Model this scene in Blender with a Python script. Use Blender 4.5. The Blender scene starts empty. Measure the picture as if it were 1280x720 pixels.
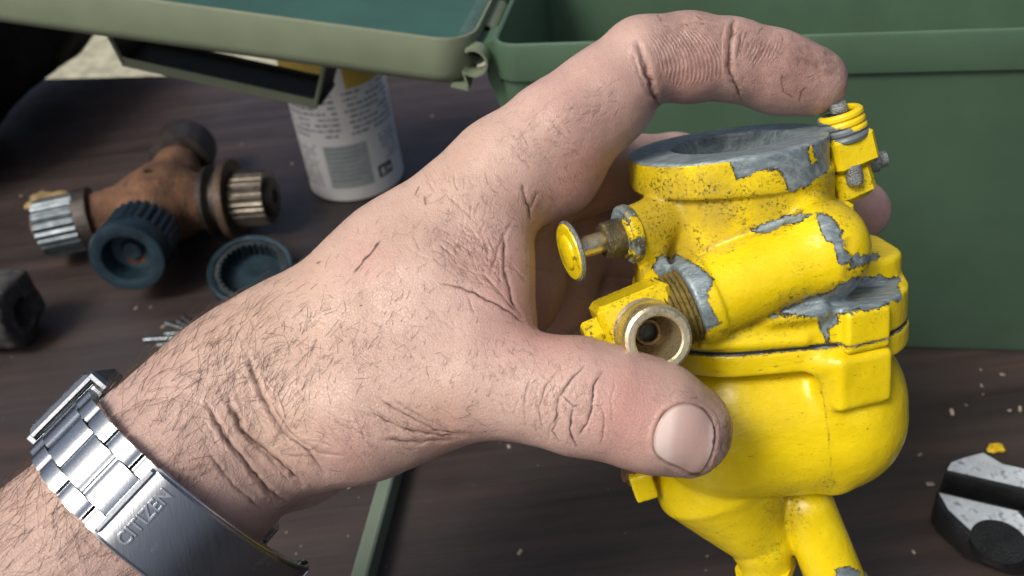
import bpy, bmesh, math, random
import numpy as np
from mathutils import Matrix, Vector

random.seed(7); RNG = np.random.default_rng(11)
SC = bpy.context.scene
COL = SC.collection

# ------------------------------------------------------------------ camera
H = 31.0; F = 1108.0                       # camera height over the table (cm), focal length (px at 1280)
PITCH = math.radians(37); ROLL = math.radians(7)
r0 = np.array([1., 0, 0]); f0 = np.array([0, math.cos(PITCH), -math.sin(PITCH)]); u0 = np.cross(r0, f0)
CR = r0*math.cos(ROLL) - u0*math.sin(ROLL); CU = u0*math.cos(ROLL) + r0*math.sin(ROLL); CF = f0
CP = np.array([0., 0, H])
cd = bpy.data.cameras.new('camera'); cam = bpy.data.objects.new('camera', cd); COL.objects.link(cam)
cam.matrix_world = Matrix([[CR[0], CU[0], -CF[0], CP[0]*.01], [CR[1], CU[1], -CF[1], CP[1]*.01],
                           [CR[2], CU[2], -CF[2], CP[2]*.01], [0, 0, 0, 1]])
cd.sensor_width = 36; cd.lens = 36*F/1280; cd.clip_start = .01; cd.clip_end = 60
cd.dof.use_dof = True; cd.dof.focus_distance = .212; cd.dof.aperture_fstop = 20
SC.camera = cam

# ------------------------------------------------------------------ light
SUN_AZ = math.radians(-130)     # from +Y, negative = towards -X : from the left, a bit behind the viewer
SUN_EL = math.radians(52)
world = bpy.data.worlds.new('World'); SC.world = world; world.use_nodes = True
wn = world.node_tree; wn.nodes.clear()
sky = wn.nodes.new('ShaderNodeTexSky'); sky.sky_type = 'NISHITA'; sky.sun_disc = False
sky.sun_elevation = SUN_EL; sky.sun_rotation = SUN_AZ; sky.dust_density = 6.0; sky.air_density = .5; sky.ozone_density = .3
bgn = wn.nodes.new('ShaderNodeBackground'); bgn.inputs['Strength'].default_value = .1
won = wn.nodes.new('ShaderNodeOutputWorld')
wn.links.new(sky.outputs[0], bgn.inputs[0]); wn.links.new(bgn.outputs[0], won.inputs[0])
sl = bpy.data.lights.new('sun', 'SUN'); sl.energy = 1.9; sl.angle = math.radians(17); sl.color = (1, .94, .86)
so = bpy.data.objects.new('sun', sl); COL.objects.link(so)
sdir = Vector((math.sin(SUN_AZ)*math.cos(SUN_EL), math.cos(SUN_AZ)*math.cos(SUN_EL), math.sin(SUN_EL)))
so.rotation_euler = sdir.to_track_quat('Z', 'Y').to_euler(); so.location = sdir*2
SC.view_settings.view_transform = 'Standard'; SC.view_settings.look = 'None'
SC.view_settings.exposure = .42; SC.view_settings.gamma = 1; SC.view_settings.use_curve_mapping = False

# ------------------------------------------------------------------ geometry helpers (all authoring in cm)
def nrm(v): v = np.asarray(v, float); return v/np.linalg.norm(v)
def V(x, y, d): return np.array([(x-640)/F*d, (360-y)/F*d, -d])      # view-basis point for a spot seen at x, y and d cm away
def c2w(P):                                                           # view basis -> world (cm)
    P = np.asarray(P, float); return CP + P[..., 0:1]*CR + P[..., 1:2]*CU - P[..., 2:3]*CF
def gnd(x, y, z=0.):
    d = CF + CR*(x-640)/F + CU*(360-y)/F; return CP + d*(z-H)/d[2]
def project(Pw):
    Q = Pw-CP; z = Q@CF; return np.stack([640+F*(Q@CR)/z, 360-F*(Q@CU)/z], -1)

WL = {}
def empty(name, loc_cm):
    o = bpy.data.objects.new(name, None); COL.objects.link(o); o.location = [c*.01 for c in loc_cm]
    o.empty_display_size = .01; WL[o.name] = np.asarray(loc_cm, float); return o
def obj(name, Vw, faces, mat, parent=None, smooth=True, angle=35, attrs=None, ng=()):
    """Vw: world cm. One mesh object."""
    Vw = np.asarray(Vw, float)
    c = (Vw.min(0)+Vw.max(0))/2
    me = bpy.data.meshes.new(name)
    if isinstance(faces, np.ndarray):
        n = len(Vw); k = faces.shape[1]
        me.vertices.add(n); me.vertices.foreach_set('co', ((Vw-c)*.01).astype(np.float32).ravel())
        lp = faces.astype(np.int32).ravel(); st = np.arange(0, faces.size, k, dtype=np.int32)
        if len(ng):
            st = np.concatenate([st, faces.size+np.concatenate([[0], np.cumsum([len(q) for q in ng])[:-1]])]).astype(np.int32); lp = np.concatenate([lp, np.concatenate(ng)]).astype(np.int32)
        me.loops.add(len(lp)); me.loops.foreach_set('vertex_index', lp)
        me.polygons.add(len(st)); me.polygons.foreach_set('loop_start', st)
        me.update(calc_edges=True)
    else:
        me.from_pydata(((Vw-c)*.01).tolist(), [], faces)
    if smooth:
        me.polygons.foreach_set('use_smooth', np.ones(len(me.polygons), bool))
        if angle: me.set_sharp_from_angle(angle=math.radians(angle))
    if attrs:
        for k, a in attrs.items():
            at = me.attributes.new(k, 'FLOAT', 'POINT'); at.data.foreach_set('value', np.asarray(a, np.float32))
    if mat: me.materials.append(mat)
    o = bpy.data.objects.new(name, me); COL.objects.link(o)
    pl = WL[parent.name] if parent else np.zeros(3)
    o.location = ((c-pl)*.01).tolist(); WL[o.name] = c
    if parent: o.parent = parent
    return o
def tag(o, label=None, cat=None, group=None, kind=None):
    if label: o['label'] = label
    if cat: o['category'] = cat
    if group: o['group'] = group
    if kind: o['kind'] = kind
    return o

class MB:                                   # collects several pieces of ONE part
    def __init__(s): s.v = []; s.f = []; s.n = 0
    def add(s, v, f):
        s.v.append(np.asarray(v, float)); s.f += [[i+s.n for i in q] for q in f]; s.n += len(v); return s
    def build(s, name, mat, parent=None, tf=None, **k):
        v = np.concatenate(s.v)
        if tf is not None: v = tf(v)
        return obj(name, v, s.f, mat, parent, **k)

def basis(ax):
    ax = nrm(ax); t = np.array([0, 0, 1.]) if abs(ax[2]) < .9 else np.array([1., 0, 0])
    x = nrm(np.cross(t, ax)); return x, np.cross(ax, x), ax
def lathe(A, ax, prof, seg=40, flute=None, cap=True):
    """revolve (r, t) profile round the axis through A. flute(i, ang, r) -> r"""
    x, y, z = basis(ax); A = np.asarray(A, float); vs = []; fs = []
    for i, (r, t) in enumerate(prof):
        for j in range(seg):
            a = 2*math.pi*j/seg; rr = flute(i, a, r) if flute else r
            vs.append(A+z*t+(x*math.cos(a)+y*math.sin(a))*rr)
    for i in range(len(prof)-1):
        for j in range(seg):
            k = (j+1) % seg; fs.append([i*seg+j, i*seg+k, (i+1)*seg+k, (i+1)*seg+j])
    if cap:
        n = len(prof)
        if prof[0][0] > 1e-4: fs.append(list(range(seg))[::-1])
        if prof[-1][0] > 1e-4: fs.append([(n-1)*seg+j for j in range(seg)])
    return np.array(vs), fs
def tube(pts, rad, seg=8, cap=True):
    pts = np.asarray(pts, float); n = len(pts); rad = np.broadcast_to(np.asarray(rad, float), (n,))
    vs = []; fs = []; x0 = None
    for i in range(n):
        t = nrm(pts[min(i+1, n-1)]-pts[max(i-1, 0)])
        if x0 is None: x0 = basis(t)[0]
        x0 = nrm(x0-t*(x0@t)); y0 = np.cross(t, x0)
        for j in range(seg):
            a = 2*math.pi*j/seg; vs.append(pts[i]+(x0*math.cos(a)+y0*math.sin(a))*rad[i])
    for i in range(n-1):
        for j in range(seg):
            k = (j+1) % seg; fs.append([i*seg+j, i*seg+k, (i+1)*seg+k, (i+1)*seg+j])
    if cap: fs += [list(range(seg))[::-1], [(n-1)*seg+j for j in range(seg)]]
    return np.array(vs), fs
def prism(poly, depthvec, bev=0.):
    """closed polygon (3D, planar) extruded by depthvec, chamfered at the first face"""
    P = np.asarray(poly, float); D = np.asarray(depthvec, float); n = len(P); c = P.mean(0); dn = nrm(D)
    rings = []
    def inset(b):
        out = []
        for i in range(n):
            a, p, q = P[i-1], P[i], P[(i+1) % n]
            e1 = nrm(p-a); e2 = nrm(q-p); n1 = np.cross(dn, e1); n2 = np.cross(dn, e2)
            if n1@(c-p) < 0 and n2@(c-p) < 0: n1, n2 = -n1, -n2
            m = n1+n2; m = m/max(m@m, .3)*2*.5*2
            out.append(p+m*b*.5)
        return np.array(out)
    if bev: rings = [inset(bev*1.0), P+dn*bev, P+D-dn*bev, inset(bev*1.0)+D]
    else: rings = [P, P+D]
    vs = np.concatenate(rings); fs = [list(range(n))[::-1]]
    for k in range(len(rings)-1):
        for i in range(n):
            j = (i+1) % n; fs.append([k*n+i, k*n+j, (k+1)*n+j, (k+1)*n+i])
    fs.append([(len(rings)-1)*n+i for i in range(n)])
    return vs, fs
def box(c, X, Y, Z, hx, hy, hz, bev=.05):
    """bevelled box, centre c, unit axes, half sizes"""
    X, Y, Z = map(nrm, (X, Y, Z)); b = min(bev, hx*.9, hy*.9, hz*.9)
    pts = []
    for (sx, sy) in ((-1, -1), (1, -1), (1, 1), (-1, 1)):
        pts.append([(sx*(hx-b), sy*hy), (sx*hx, sy*(hy-b))][::1 if sx*sy > 0 else -1][::-1])
    ring = []
    order = [(-hx, -(hy-b)), (-(hx-b), -hy), (hx-b, -hy), (hx, -(hy-b)), (hx, hy-b), (hx-b, hy), (-(hx-b), hy), (-hx, hy-b)]
    def R(s, z): return [c+X*p[0]*((hx-s)/hx)+Y*p[1]*((hy-s)/hy)+Z*z for p in order]
    rings = [R(b, -hz), R(0, -(hz-b)), R(0, hz-b), R(b, hz)]
    vs = np.concatenate([np.array(r) for r in rings]); n = 8; fs = [list(range(n))[::-1]]
    for k in range(3):
        for i in range(n):
            j = (i+1) % n; fs.append([k*n+i, k*n+j, (k+1)*n+j, (k+1)*n+i])
    fs.append([3*n+i for i in range(n)])
    return vs, fs

# ---- numpy value noise
def _h(ix, iy, iz):
    n = (ix*374761393 + iy*668265263 + iz*2147483647) & 0xffffffff
    n = ((n ^ (n >> 13))*1274126177) & 0xffffffff
    return ((n ^ (n >> 16)) & 0xffff)/65535.
def vnoise(P):
    P = np.asarray(P, float); I = np.floor(P).astype(np.int64); f = P-I; f = f*f*(3-2*f)
    x, y, z = I[..., 0], I[..., 1], I[..., 2]; fx, fy, fz = f[..., 0], f[..., 1], f[..., 2]
    def L(a, b, t): return a+(b-a)*t
    return L(L(L(_h(x, y, z), _h(x+1, y, z), fx), L(_h(x, y+1, z), _h(x+1, y+1, z), fx), fy),
             L(L(_h(x, y, z+1), _h(x+1, y, z+1), fx), L(_h(x, y+1, z+1), _h(x+1, y+1, z+1), fx), fy), fz)*2-1
def fbm(P, o=4):
    s = 0; a = .5; P = np.asarray(P, float)
    for i in range(o): s = s+a*vnoise(P*2**i+i*17.3); a *= .5
    return s
# ---- signed distance shapes, evaluated on broadcastable x, y, z
def s_cone(a, b, ra, rb):
    a = np.asarray(a, float); b = np.asarray(b, float); ba = b-a; L = ba@ba
    def f(x, y, z):
        px, py, pz = x-a[0], y-a[1], z-a[2]
        t = np.clip((px*ba[0]+py*ba[1]+pz*ba[2])/L, 0, 1)
        return np.sqrt((px-ba[0]*t)**2+(py-ba[1]*t)**2+(pz-ba[2]*t)**2)-(ra+(rb-ra)*t)
    lo = np.minimum(a-ra, b-rb); hi = np.maximum(a+ra, b+rb); return f, lo, hi
def s_ell(c, ax, rad):
    """ellipsoid, ax = 3 unit rows"""
    c = np.asarray(c, float); ax = np.asarray(ax, float); r = np.asarray(rad, float)
    def f(x, y, z):
        p = [(x-c[0])*ax[i][0]+(y-c[1])*ax[i][1]+(z-c[2])*ax[i][2] for i in range(3)]
        k0 = np.sqrt(sum((p[i]/r[i])**2 for i in range(3))); k1 = np.sqrt(sum((p[i]/r[i]**2)**2 for i in range(3)))
        return k0*(k0-1)/np.maximum(k1, 1e-6)
    m = max(rad); return f, c-m, c+m
def s_cyl(a, b, r, rd=.05):
    a = np.asarray(a, float); b = np.asarray(b, float); L = np.linalg.norm(b-a); ax = (b-a)/L; m = (a+b)/2
    def f(x, y, z):
        px, py, pz = x-m[0], y-m[1], z-m[2]; t = px*ax[0]+py*ax[1]+pz*ax[2]
        q = np.sqrt(np.maximum(px*px+py*py+pz*pz-t*t, 0))
        dx = q-(r-rd); dz = np.abs(t)-(L/2-rd)
        return np.minimum(np.maximum(dx, dz), 0)+np.sqrt(np.maximum(dx, 0)**2+np.maximum(dz, 0)**2)-rd
    return f, np.minimum(a, b)-r, np.maximum(a, b)+r
def s_rrect(cx, cy, hx, hy, cr, z0, z1, rd=.1, taper=0.):
    """upright rounded-rectangle slab in local x, y, z; grows by taper per cm downward"""
    def f(x, y, z):
        g = taper*np.maximum(z1-z, 0)
        qx = np.abs(x-cx)-(hx+g-cr); qy = np.abs(y-cy)-(hy+g-cr)
        d2 = np.minimum(np.maximum(qx, qy), 0)+np.sqrt(np.maximum(qx, 0)**2+np.maximum(qy, 0)**2)-cr
        dx = d2+rd; dz = np.abs(z-(z0+z1)/2)-((z1-z0)/2-rd)
        return np.minimum(np.maximum(dx, dz), 0)+np.sqrt(np.maximum(dx, 0)**2+np.maximum(dz, 0)**2)-rd
    m = taper*(z1-z0); return f, np.array([cx-hx-m, cy-hy-m, z0]), np.array([cx+hx+m, cy+hy+m, z1])
def s_box(c, ax, h, rd=.1):
    c = np.asarray(c, float); ax = np.asarray([nrm(a) for a in ax]); h = np.asarray(h, float)
    def f(x, y, z):
        q = [np.abs((x-c[0])*ax[i][0]+(y-c[1])*ax[i][1]+(z-c[2])*ax[i][2])-(h[i]-rd) for i in range(3)]
        return np.minimum(np.maximum(np.maximum(q[0], q[1]), q[2]), 0)+np.sqrt(sum(np.maximum(a, 0)**2 for a in q))-rd
    m = np.linalg.norm(h); return f, c-m, c+m
def smin(a, b, k):
    h = np.clip(.5+.5*(b-a)/k, 0, 1); return b+(a-b)*h-k*h*(1-h)
def sdf_eval(prims, P):
    x, y, z = P[..., 0], P[..., 1], P[..., 2]; F_ = np.full(x.shape, 9.)
    for (f, lo, hi), k, op in prims:
        d = f(x, y, z); F_ = smin(F_, d, k) if op > 0 else -smin(-F_, d, k)
    return F_
def sdf_mesh(prims, h):
    lo = np.min([p[0][1] for p in prims if p[2] > 0], 0)-4*h; hi = np.max([p[0][2] for p in prims if p[2] > 0], 0)+4*h
    n = np.ceil((hi-lo)/h).astype(int)+1
    ax = [(lo[i]+np.arange(n[i])*h).astype(np.float32) for i in range(3)]
    G = np.full(n, 9., np.float32)
    for (f, l, u), k, op in prims:
        pad = k+4*h; s = []
        for i in range(3):
            a = max(int((l[i]-pad-lo[i])/h), 0); b = min(int((u[i]+pad-lo[i])/h)+2, n[i]); s.append(slice(a, b))
        if any(q.stop <= q.start for q in s): continue
        d = f(ax[0][s[0]][:, None, None], ax[1][s[1]][None, :, None], ax[2][s[2]][None, None, :]).astype(np.float32)
        g = G[tuple(s)]; G[tuple(s)] = smin(g, d, k) if op > 0 else -smin(-g, d, k)
    # naive surface nets
    ins = G < 0
    cnt = sum(ins[i:n[0]-1+i, j:n[1]-1+j, k:n[2]-1+k].astype(np.int8) for i in (0, 1) for j in (0, 1) for k in (0, 1))
    act = (cnt > 0) & (cnt < 8); C = np.argwhere(act); idx = np.full(act.shape, -1, np.int32); idx[tuple(C.T)] = np.arange(len(C))
    acc = np.zeros((len(C), 3)); w = np.zeros(len(C))
    cor = [(i, j, k) for i in (0, 1) for j in (0, 1) for k in (0, 1)]
    for a in cor:
        for d_ in range(3):
            if a[d_]: continue
            b = list(a); b[d_] = 1
            va = G[C[:, 0]+a[0], C[:, 1]+a[1], C[:, 2]+a[2]]; vb = G[C[:, 0]+b[0], C[:, 1]+b[1], C[:, 2]+b[2]]
            m = (va < 0) != (vb < 0); t = np.where(m, va/np.where(m, va-vb, 1), 0)
            p = np.tile(np.array(a, float), (len(C), 1)); p[:, d_] += t; acc[m] += p[m]; w[m] += 1
    P = lo+(C+acc/w[:, None])*h
    faces = []
    for d_ in range(3):
        e, g = [(1, 2), (2, 0), (0, 1)][d_]
        s0 = [slice(1, n[i]-1) for i in range(3)]; s0[d_] = slice(0, n[d_]-1); s1 = list(s0); s1[d_] = slice(1, n[d_])
        A = ins[tuple(s0)]; B = ins[tuple(s1)]; E = np.argwhere(A != B); fl = A[tuple(E.T)]
        q = E.copy(); 
        for i in range(3):
            if i != d_: q[:, i] += 1
        def cell(o1, o2):
            c = q.copy(); c[:, e] -= o1; c[:, g] -= o2; return idx[c[:, 0], c[:, 1], c[:, 2]]
        quad = np.stack([cell(1, 1), cell(0, 1), cell(0, 0), cell(1, 0)], 1)
        quad[~fl] = quad[~fl][:, ::-1]; faces.append(quad)
    return P, np.concatenate(faces).astype(np.int32)
def split(P, Fq, N, sel=None):
    """each selected quad into four; unselected neighbours take the new edge points as n-gons"""
    if sel is None: sel = np.ones(len(Fq), bool)
    n = len(P); S_ = Fq[sel]; a = S_; b = np.roll(S_, -1, 1); lo = np.minimum(a, b).astype(np.int64); hi = np.maximum(a, b)
    key = (lo*n+hi).ravel(); uk, inv = np.unique(key, return_inverse=True); inv = inv.reshape(-1, 4)
    i0, i1 = uk//n, uk % n; p0, p1, n0, n1 = P[i0], P[i1], N[i0], N[i1]; m = (p0+p1)/2
    q = (m-((m-p0)*n0).sum(1)[:, None]*n0+m-((m-p1)*n1).sum(1)[:, None]*n1)/2
    mid = m+(q-m)*.75; E0 = n+inv; nm = len(uk)
    fc = mid[inv].mean(1); C0 = (n+nm+np.arange(len(S_)))[:, None]
    P2 = np.concatenate([P, mid, fc])
    quads = np.concatenate([np.stack([S_[:, i], E0[:, i], C0[:, 0], E0[:, i-1]], 1) for i in range(4)])
    U = Fq[~sel]; ng = []
    if len(U):
        k2 = np.minimum(U, np.roll(U, -1, 1)).astype(np.int64)*n+np.maximum(U, np.roll(U, -1, 1))
        pos = np.searchsorted(uk, k2); pos = np.minimum(pos, len(uk)-1); hit = uk[pos] == k2; anyh = hit.any(1)
        for f, h, p in zip(U[anyh].tolist(), hit[anyh].tolist(), pos[anyh].tolist()):
            o = []
            for i in range(4):
                o.append(f[i])
                if h[i]: o.append(n+p[i])
            ng.append(o)
        quads = np.concatenate([quads, U[~anyh]])
    return P2, quads.astype(np.int32), ng
def vnormals(P, Fq):
    a = P[Fq[:, 2]]-P[Fq[:, 0]]; b = P[Fq[:, 3]]-P[Fq[:, 1]]; fn = np.cross(a, b); N = np.zeros_like(P)
    for i in range(4): 
        for c in range(3): N[:, c] += np.bincount(Fq[:, i], fn[:, c], len(P))
    return N/np.maximum(np.linalg.norm(N, axis=1, keepdims=True), 1e-9)
def relax(P, Fq, it=2, lam=.5):
    for _ in range(it):
        S = np.zeros_like(P); W = np.zeros(len(P))
        for i in range(4):
            for j in (1, 3):
                q = Fq[:, (i+j) % 4]
                for c in range(3): S[:, c] += np.bincount(Fq[:, i], P[q, c], len(P))
                W += np.bincount(Fq[:, i], minlength=len(P))
        P = P+lam*(S/np.maximum(W, 1)[:, None]-P)
    return P
# ---- 2D fields
def seg_dist(Q, pts):
    D = np.full(len(Q), 1e9)
    for a, b in zip(pts[:-1], pts[1:]):
        a = np.asarray(a, float); b = np.asarray(b, float); ba = b-a; t = np.clip(((Q-a)@ba)/max(ba@ba, 1e-9), 0, 1)
        D = np.minimum(D, np.hypot(*(Q-a-t[:, None]*ba).T))
    return D
def poly_sd(Q, poly):
    poly = [np.asarray(p, float) for p in poly]; D = seg_dist(Q, poly+[poly[0]]); ins = np.zeros(len(Q), bool)
    for a, b in zip(poly, poly[1:]+[poly[0]]):
        c = (a[1] > Q[:, 1]) != (b[1] > Q[:, 1])
        with np.errstate(divide='ignore', invalid='ignore'):
            xi = (b[0]-a[0])*(Q[:, 1]-a[1])/(b[1]-a[1])+a[0]
        ins ^= c & (Q[:, 0] < xi)
    return np.where(ins, D, -D)

# ------------------------------------------------------------------ material helpers
class NT:
    def __init__(s, name):
        s.m = bpy.data.materials.new(name); s.m.use_nodes = True; s.t = s.m.node_tree; s.b = s.t.nodes['Principled BSDF']
    def n(s, typ, props=None, **inp):
        nd = s.t.nodes.new('ShaderNode'+typ)
        for k, v in (props or {}).items(): setattr(nd, k, v)
        for k, v in inp.items():
            k = k.replace('_', ' '); 
            tgt = nd.inputs[int(k[1:])] if k[0] == 'i' and k[1:].isdigit() else nd.inputs[k]
            s.put(tgt, v)
        return nd
    def put(s, tgt, v):
        if isinstance(v, bpy.types.NodeSocket): s.t.links.new(v, tgt)
        elif isinstance(v, bpy.types.Node): s.t.links.new(v.outputs[0], tgt)
        else:
            if isinstance(v, (tuple, list)) and len(v) == 3 and tgt.type == 'RGBA': v = (*v, 1)
            tgt.default_value = v
    def p(s, **kw):
        for k, v in kw.items(): s.put(s.b.inputs[k.replace('_', ' ')], v)
        return s
    def coord(s, scale=100.):
        c = s.n('TexCoord'); m = s.n('VectorMath', dict(operation='SCALE'), i0=c.outputs['Object']); m.inputs['Scale'].default_value = scale; return m.outputs[0]   # object space in cm
    def noise(s, vec, sc, det=4, rough=.55, dist=0.):
        return s.n('TexNoise', Vector=vec, Scale=sc, Detail=det, Roughness=rough, Distortion=dist).outputs['Fac']
    def ramp(s, fac, *stops):
        r = s.n('ValToRGB', Fac=fac); e = r.color_ramp.elements
        while len(e) < len(stops): e.new(.5)
        for q, (p, c) in zip(e, stops): q.position = p; q.color = (*c, 1) if isinstance(c, tuple) else (c, c, c, 1)
        return r.outputs[0]
    def mix(s, fac, a, b, mode='MIX'):
        m = s.n('Mix', dict(data_type='RGBA', blend_type=mode)); s.put(m.inputs[0], fac); s.put(m.inputs[6], a); s.put(m.inputs[7], b); return m.outputs[2]
    def math(s, op, a, b=0., c=None, clamp=False):
        m = s.n('Math', dict(operation=op, use_clamp=clamp)); s.put(m.inputs[0], a); s.put(m.inputs[1], b)
        if c is not None: s.put(m.inputs[2], c)
        return m.outputs[0]
    def smooth(s, v, a, b):
        m = s.n('MapRange', dict(interpolation_type='SMOOTHSTEP'), Value=v); m.inputs['From Min'].default_value = a; m.inputs['From Max'].default_value = b; return m.outputs[0]
    def attr(s, name): return s.n('Attribute', dict(attribute_name=name)).outputs['Fac']
    def bump(s, hgt, dist, strength=1., nrm_=None):
        b = s.n('Bump', Height=hgt, Strength=strength, Distance=dist)
        if nrm_ is not None: s.put(b.inputs['Normal'], nrm_)
        return b.outputs[0]
def simple(name, col, rough=.5, metal=0., vary=.25, sc=3., bumpd=.0002, dirt=None, spec=.5, nsc=None, coat=0.):
    t = NT(name); c = t.coord(); n1 = t.noise(c, sc, 5); lo = tuple(x*(1-vary) for x in col); hi = tuple(min(x*(1+vary), 1) for x in col)
    base = t.ramp(n1, (.3, lo), (.7, hi))
    if dirt:
        n2 = t.noise(c, sc*2.3, 6, .7); base = t.mix(t.smooth(n2, .52, .68), base, dirt)
    n3 = t.noise(c, nsc or sc*8, 4)
    t.p(Base_Color=base, Metallic=metal, Roughness=t.math('MULTIPLY_ADD', n3, .3, rough-.15), Normal=t.bump(n3, bumpd))
    t.b.inputs['Specular IOR Level'].default_value = spec; t.b.inputs['Coat Weight'].default_value = coat
    return t.m

M = {}
def mat_table():
    t = NT('dark_stained_wood'); c = t.coord()
    mp = t.n('Mapping', Vector=c, Rotation=(0, 0, math.radians(13.3)), Scale=(.06, 1., 1.)).outputs[0]
    g1 = t.noise(mp, .9, 6, .6, .4); g2 = t.noise(mp, 5., 5, .65); bl = t.noise(c, .07, 4, .6)
    base = t.ramp(g1, (.3, (.020, .016, .016)), (.55, (.040, .030, .028)), (.75, (.064, .042, .035)))
    base = t.mix(t.smooth(bl, .45, .7), base, t.mix(.5, base, (.055, .05, .05)))
    dust = t.math('MULTIPLY', t.smooth(t.noise(c, 6., 3, .7), .64, .8), t.smooth(t.noise(c, .25, 3), .4, .65))
    scr = t.math('MULTIPLY', t.smooth(t.noise(t.n('Mapping', Vector=c, Rotation=(0, 0, .35), Scale=(.12, 1.6, 1)).outputs[0], 2.6, 3, .6), .68, .76), t.smooth(t.noise(c, .22, 2), .5, .68))
    base = t.mix(t.math('MULTIPLY', dust, .35), base, (.25, .22, .2)); base = t.mix(t.math('MULTIPLY', scr, .3), base, (.3, .25, .22))
    h = t.math('ADD', t.math('MULTIPLY', g2, .6), g1)
    t.p(Base_Color=base, Roughness=t.math('MULTIPLY_ADD', t.noise(c, .5, 5, .7), .35, .2), Normal=t.bump(h, .0006, .6))
    return t.m
M['table'] = mat_table()
M['floor'] = simple('pale_stone', (.34, .34, .25), .8, 0, .35, .18, .002, (.12, .12, .09))

# green enamel
def mat_green(name, col, rough):
    t = NT(name); c = t.coord(); n = t.noise(c, .35, 3); n2 = t.noise(c, 9, 4)
    base = t.ramp(n, (.3, tuple(x*.9 for x in col)), (.7, tuple(x*1.1 for x in col)))
    sp = t.smooth(t.noise(c, 3.2, 5, .7), .69, .74); base = t.mix(t.math('MULTIPLY', sp, .4), base, (.16, .17, .13))
    t.p(Base_Color=base, Roughness=t.math('MULTIPLY_ADD', n2, .12, rough), Normal=t.bump(t.noise(c, 1.3, 3), .0005, .25)); return t.m
M['green'] = mat_green('green_enamel', (.060, .114, .071), .36)
M['lidgreen'] = mat_green('olive_green_enamel', (.155, .19, .125), .42)
M['blackiron'] = simple('black_iron', (.012, .013, .012), .35, .2, .4, 2.)
M['steel'] = simple('steel', (.42, .43, .42), .3, 1., .25, 4.)

# ------------------------------------------------------------------ the setting: table top and floor
A0 = gnd(1131, 460); EA = nrm([.97307, -.2305, 0]); EN = np.array([.2305, .97307, 0]); EZ = np.array([0, 0, 1.])
def BX(s, w, h): return A0+EA*s+EN*w+EZ*h                  # the ammunition box's own frame: along, away, up
wfar = float((gnd(155, 95)-A0)@EN)
v, f_ = box(BX(-5, (wfar-75)/2, -1.5), EA, EN, EZ, 95, (wfar+75)/2, 1.5, .25)
tag(obj('table', v, f_, M['table'], angle=30), kind='structure')
fl = [BX(-300, -150, -74), BX(300, -150, -74), BX(300, 300, -74), BX(-300, 300, -74)]
tag(obj('floor', fl, [[0, 1, 2, 3]], M['floor'], smooth=False), kind='structure')

# ------------------------------------------------------------------ green steel ammunition box
def rr_outline(hx, hy, r, k=5):
    out = []
    for (sx, sy, a0) in ((1, 1, 0), (-1, 1, 90), (-1, -1, 180), (1, -1, 270)):
        for i in range(k+1):
            a = math.radians(a0+90*i/k); out.append((sx*(hx-r)+r*math.cos(a), sy*(hy-r)+r*math.sin(a)))
    return out
def loft(prof, hx, hy, r, close=True):
    """prof: (offset, z) rings round a rounded rectangle"""
    vs = []; fs = []; n = None
    for off, z in prof:
        ring = rr_outline(hx+off, hy+off, max(r+off, .06)); n = len(ring); vs += [(x, y, z) for x, y in ring]
    for i in range(len(prof)-1):
        for j in range(n):
            k = (j+1) % n; fs.append([i*n+j, i*n+k, (i+1)*n+k, (i+1)*n+j])
    if close: fs.append([(len(prof)-1)*n+j for j in range(n)]); fs.append(list(range(n))[::-1])
    return np.array(vs), fs
BHX, BHY, BH = 15.0, 7.5, 17.05; BCX = -18.8+BHX
boxroot = tag(empty('ammunition_box', BX(BCX, BHY, 0)), 'open green steel ammunition box with its lid swung back on end hinges', 'ammunition box')
def bxw(P): P = np.asarray(P); return A0+np.outer(P[:, 0]+BCX, EA)+np.outer(P[:, 1]+BHY, EN)+np.outer(P[:, 2], EZ)
tp = 1.35
prof = [(-tp-.5, .0), (-tp-.12, .08), (-tp, .45), (-.22, 14.95), (-.2, 15.3), (-.02, 15.42), (0, 15.5), (0, 16.85), (-.04, 17.0), (-.12, 17.05), (-.22, 17.0), (-.26, 16.8), (-.3, 15.3), (-tp-.1, .5), (-tp-.5, .2)]
v, f_ = loft(prof, BHX, BHY, 1.1)
obj('box_body', bxw(v), f_, M['green'], boxroot, angle=40)
# hinge barrel and straps on the left end
hs, hh = -19.55, 16.3
for w0, w1 in ((.9, 2.6), (6., 9.), (12.4, 14.1)):
    obj('hinge_barrel', *lathe(BX(hs, w0, hh), EN, [(.001, 0), (.42, 0), (.42, w1-w0), (.001, w1-w0)], 16), M['green'], boxroot)
mb = MB(); mb.add(*lathe(BX(hs, .5, hh), EN, [(.001, 0), (.16, 0), (.16, 14), (.001, 14)], 12)); mb.build('hinge_pin', M['blackiron'], boxroot)
for w in (.9, 12.4):
    pts = [BX(-18.72, w, 16.9), BX(-19.25, w, 16.75), BX(-19.2, w, 15.2), BX(-18.5, w, 12.9), BX(-18.3, w, 12.9), BX(-18.62, w, 15.2)]
    obj('hinge_strap', *prism(pts, EN*1.7), M['green'], boxroot)
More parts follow.
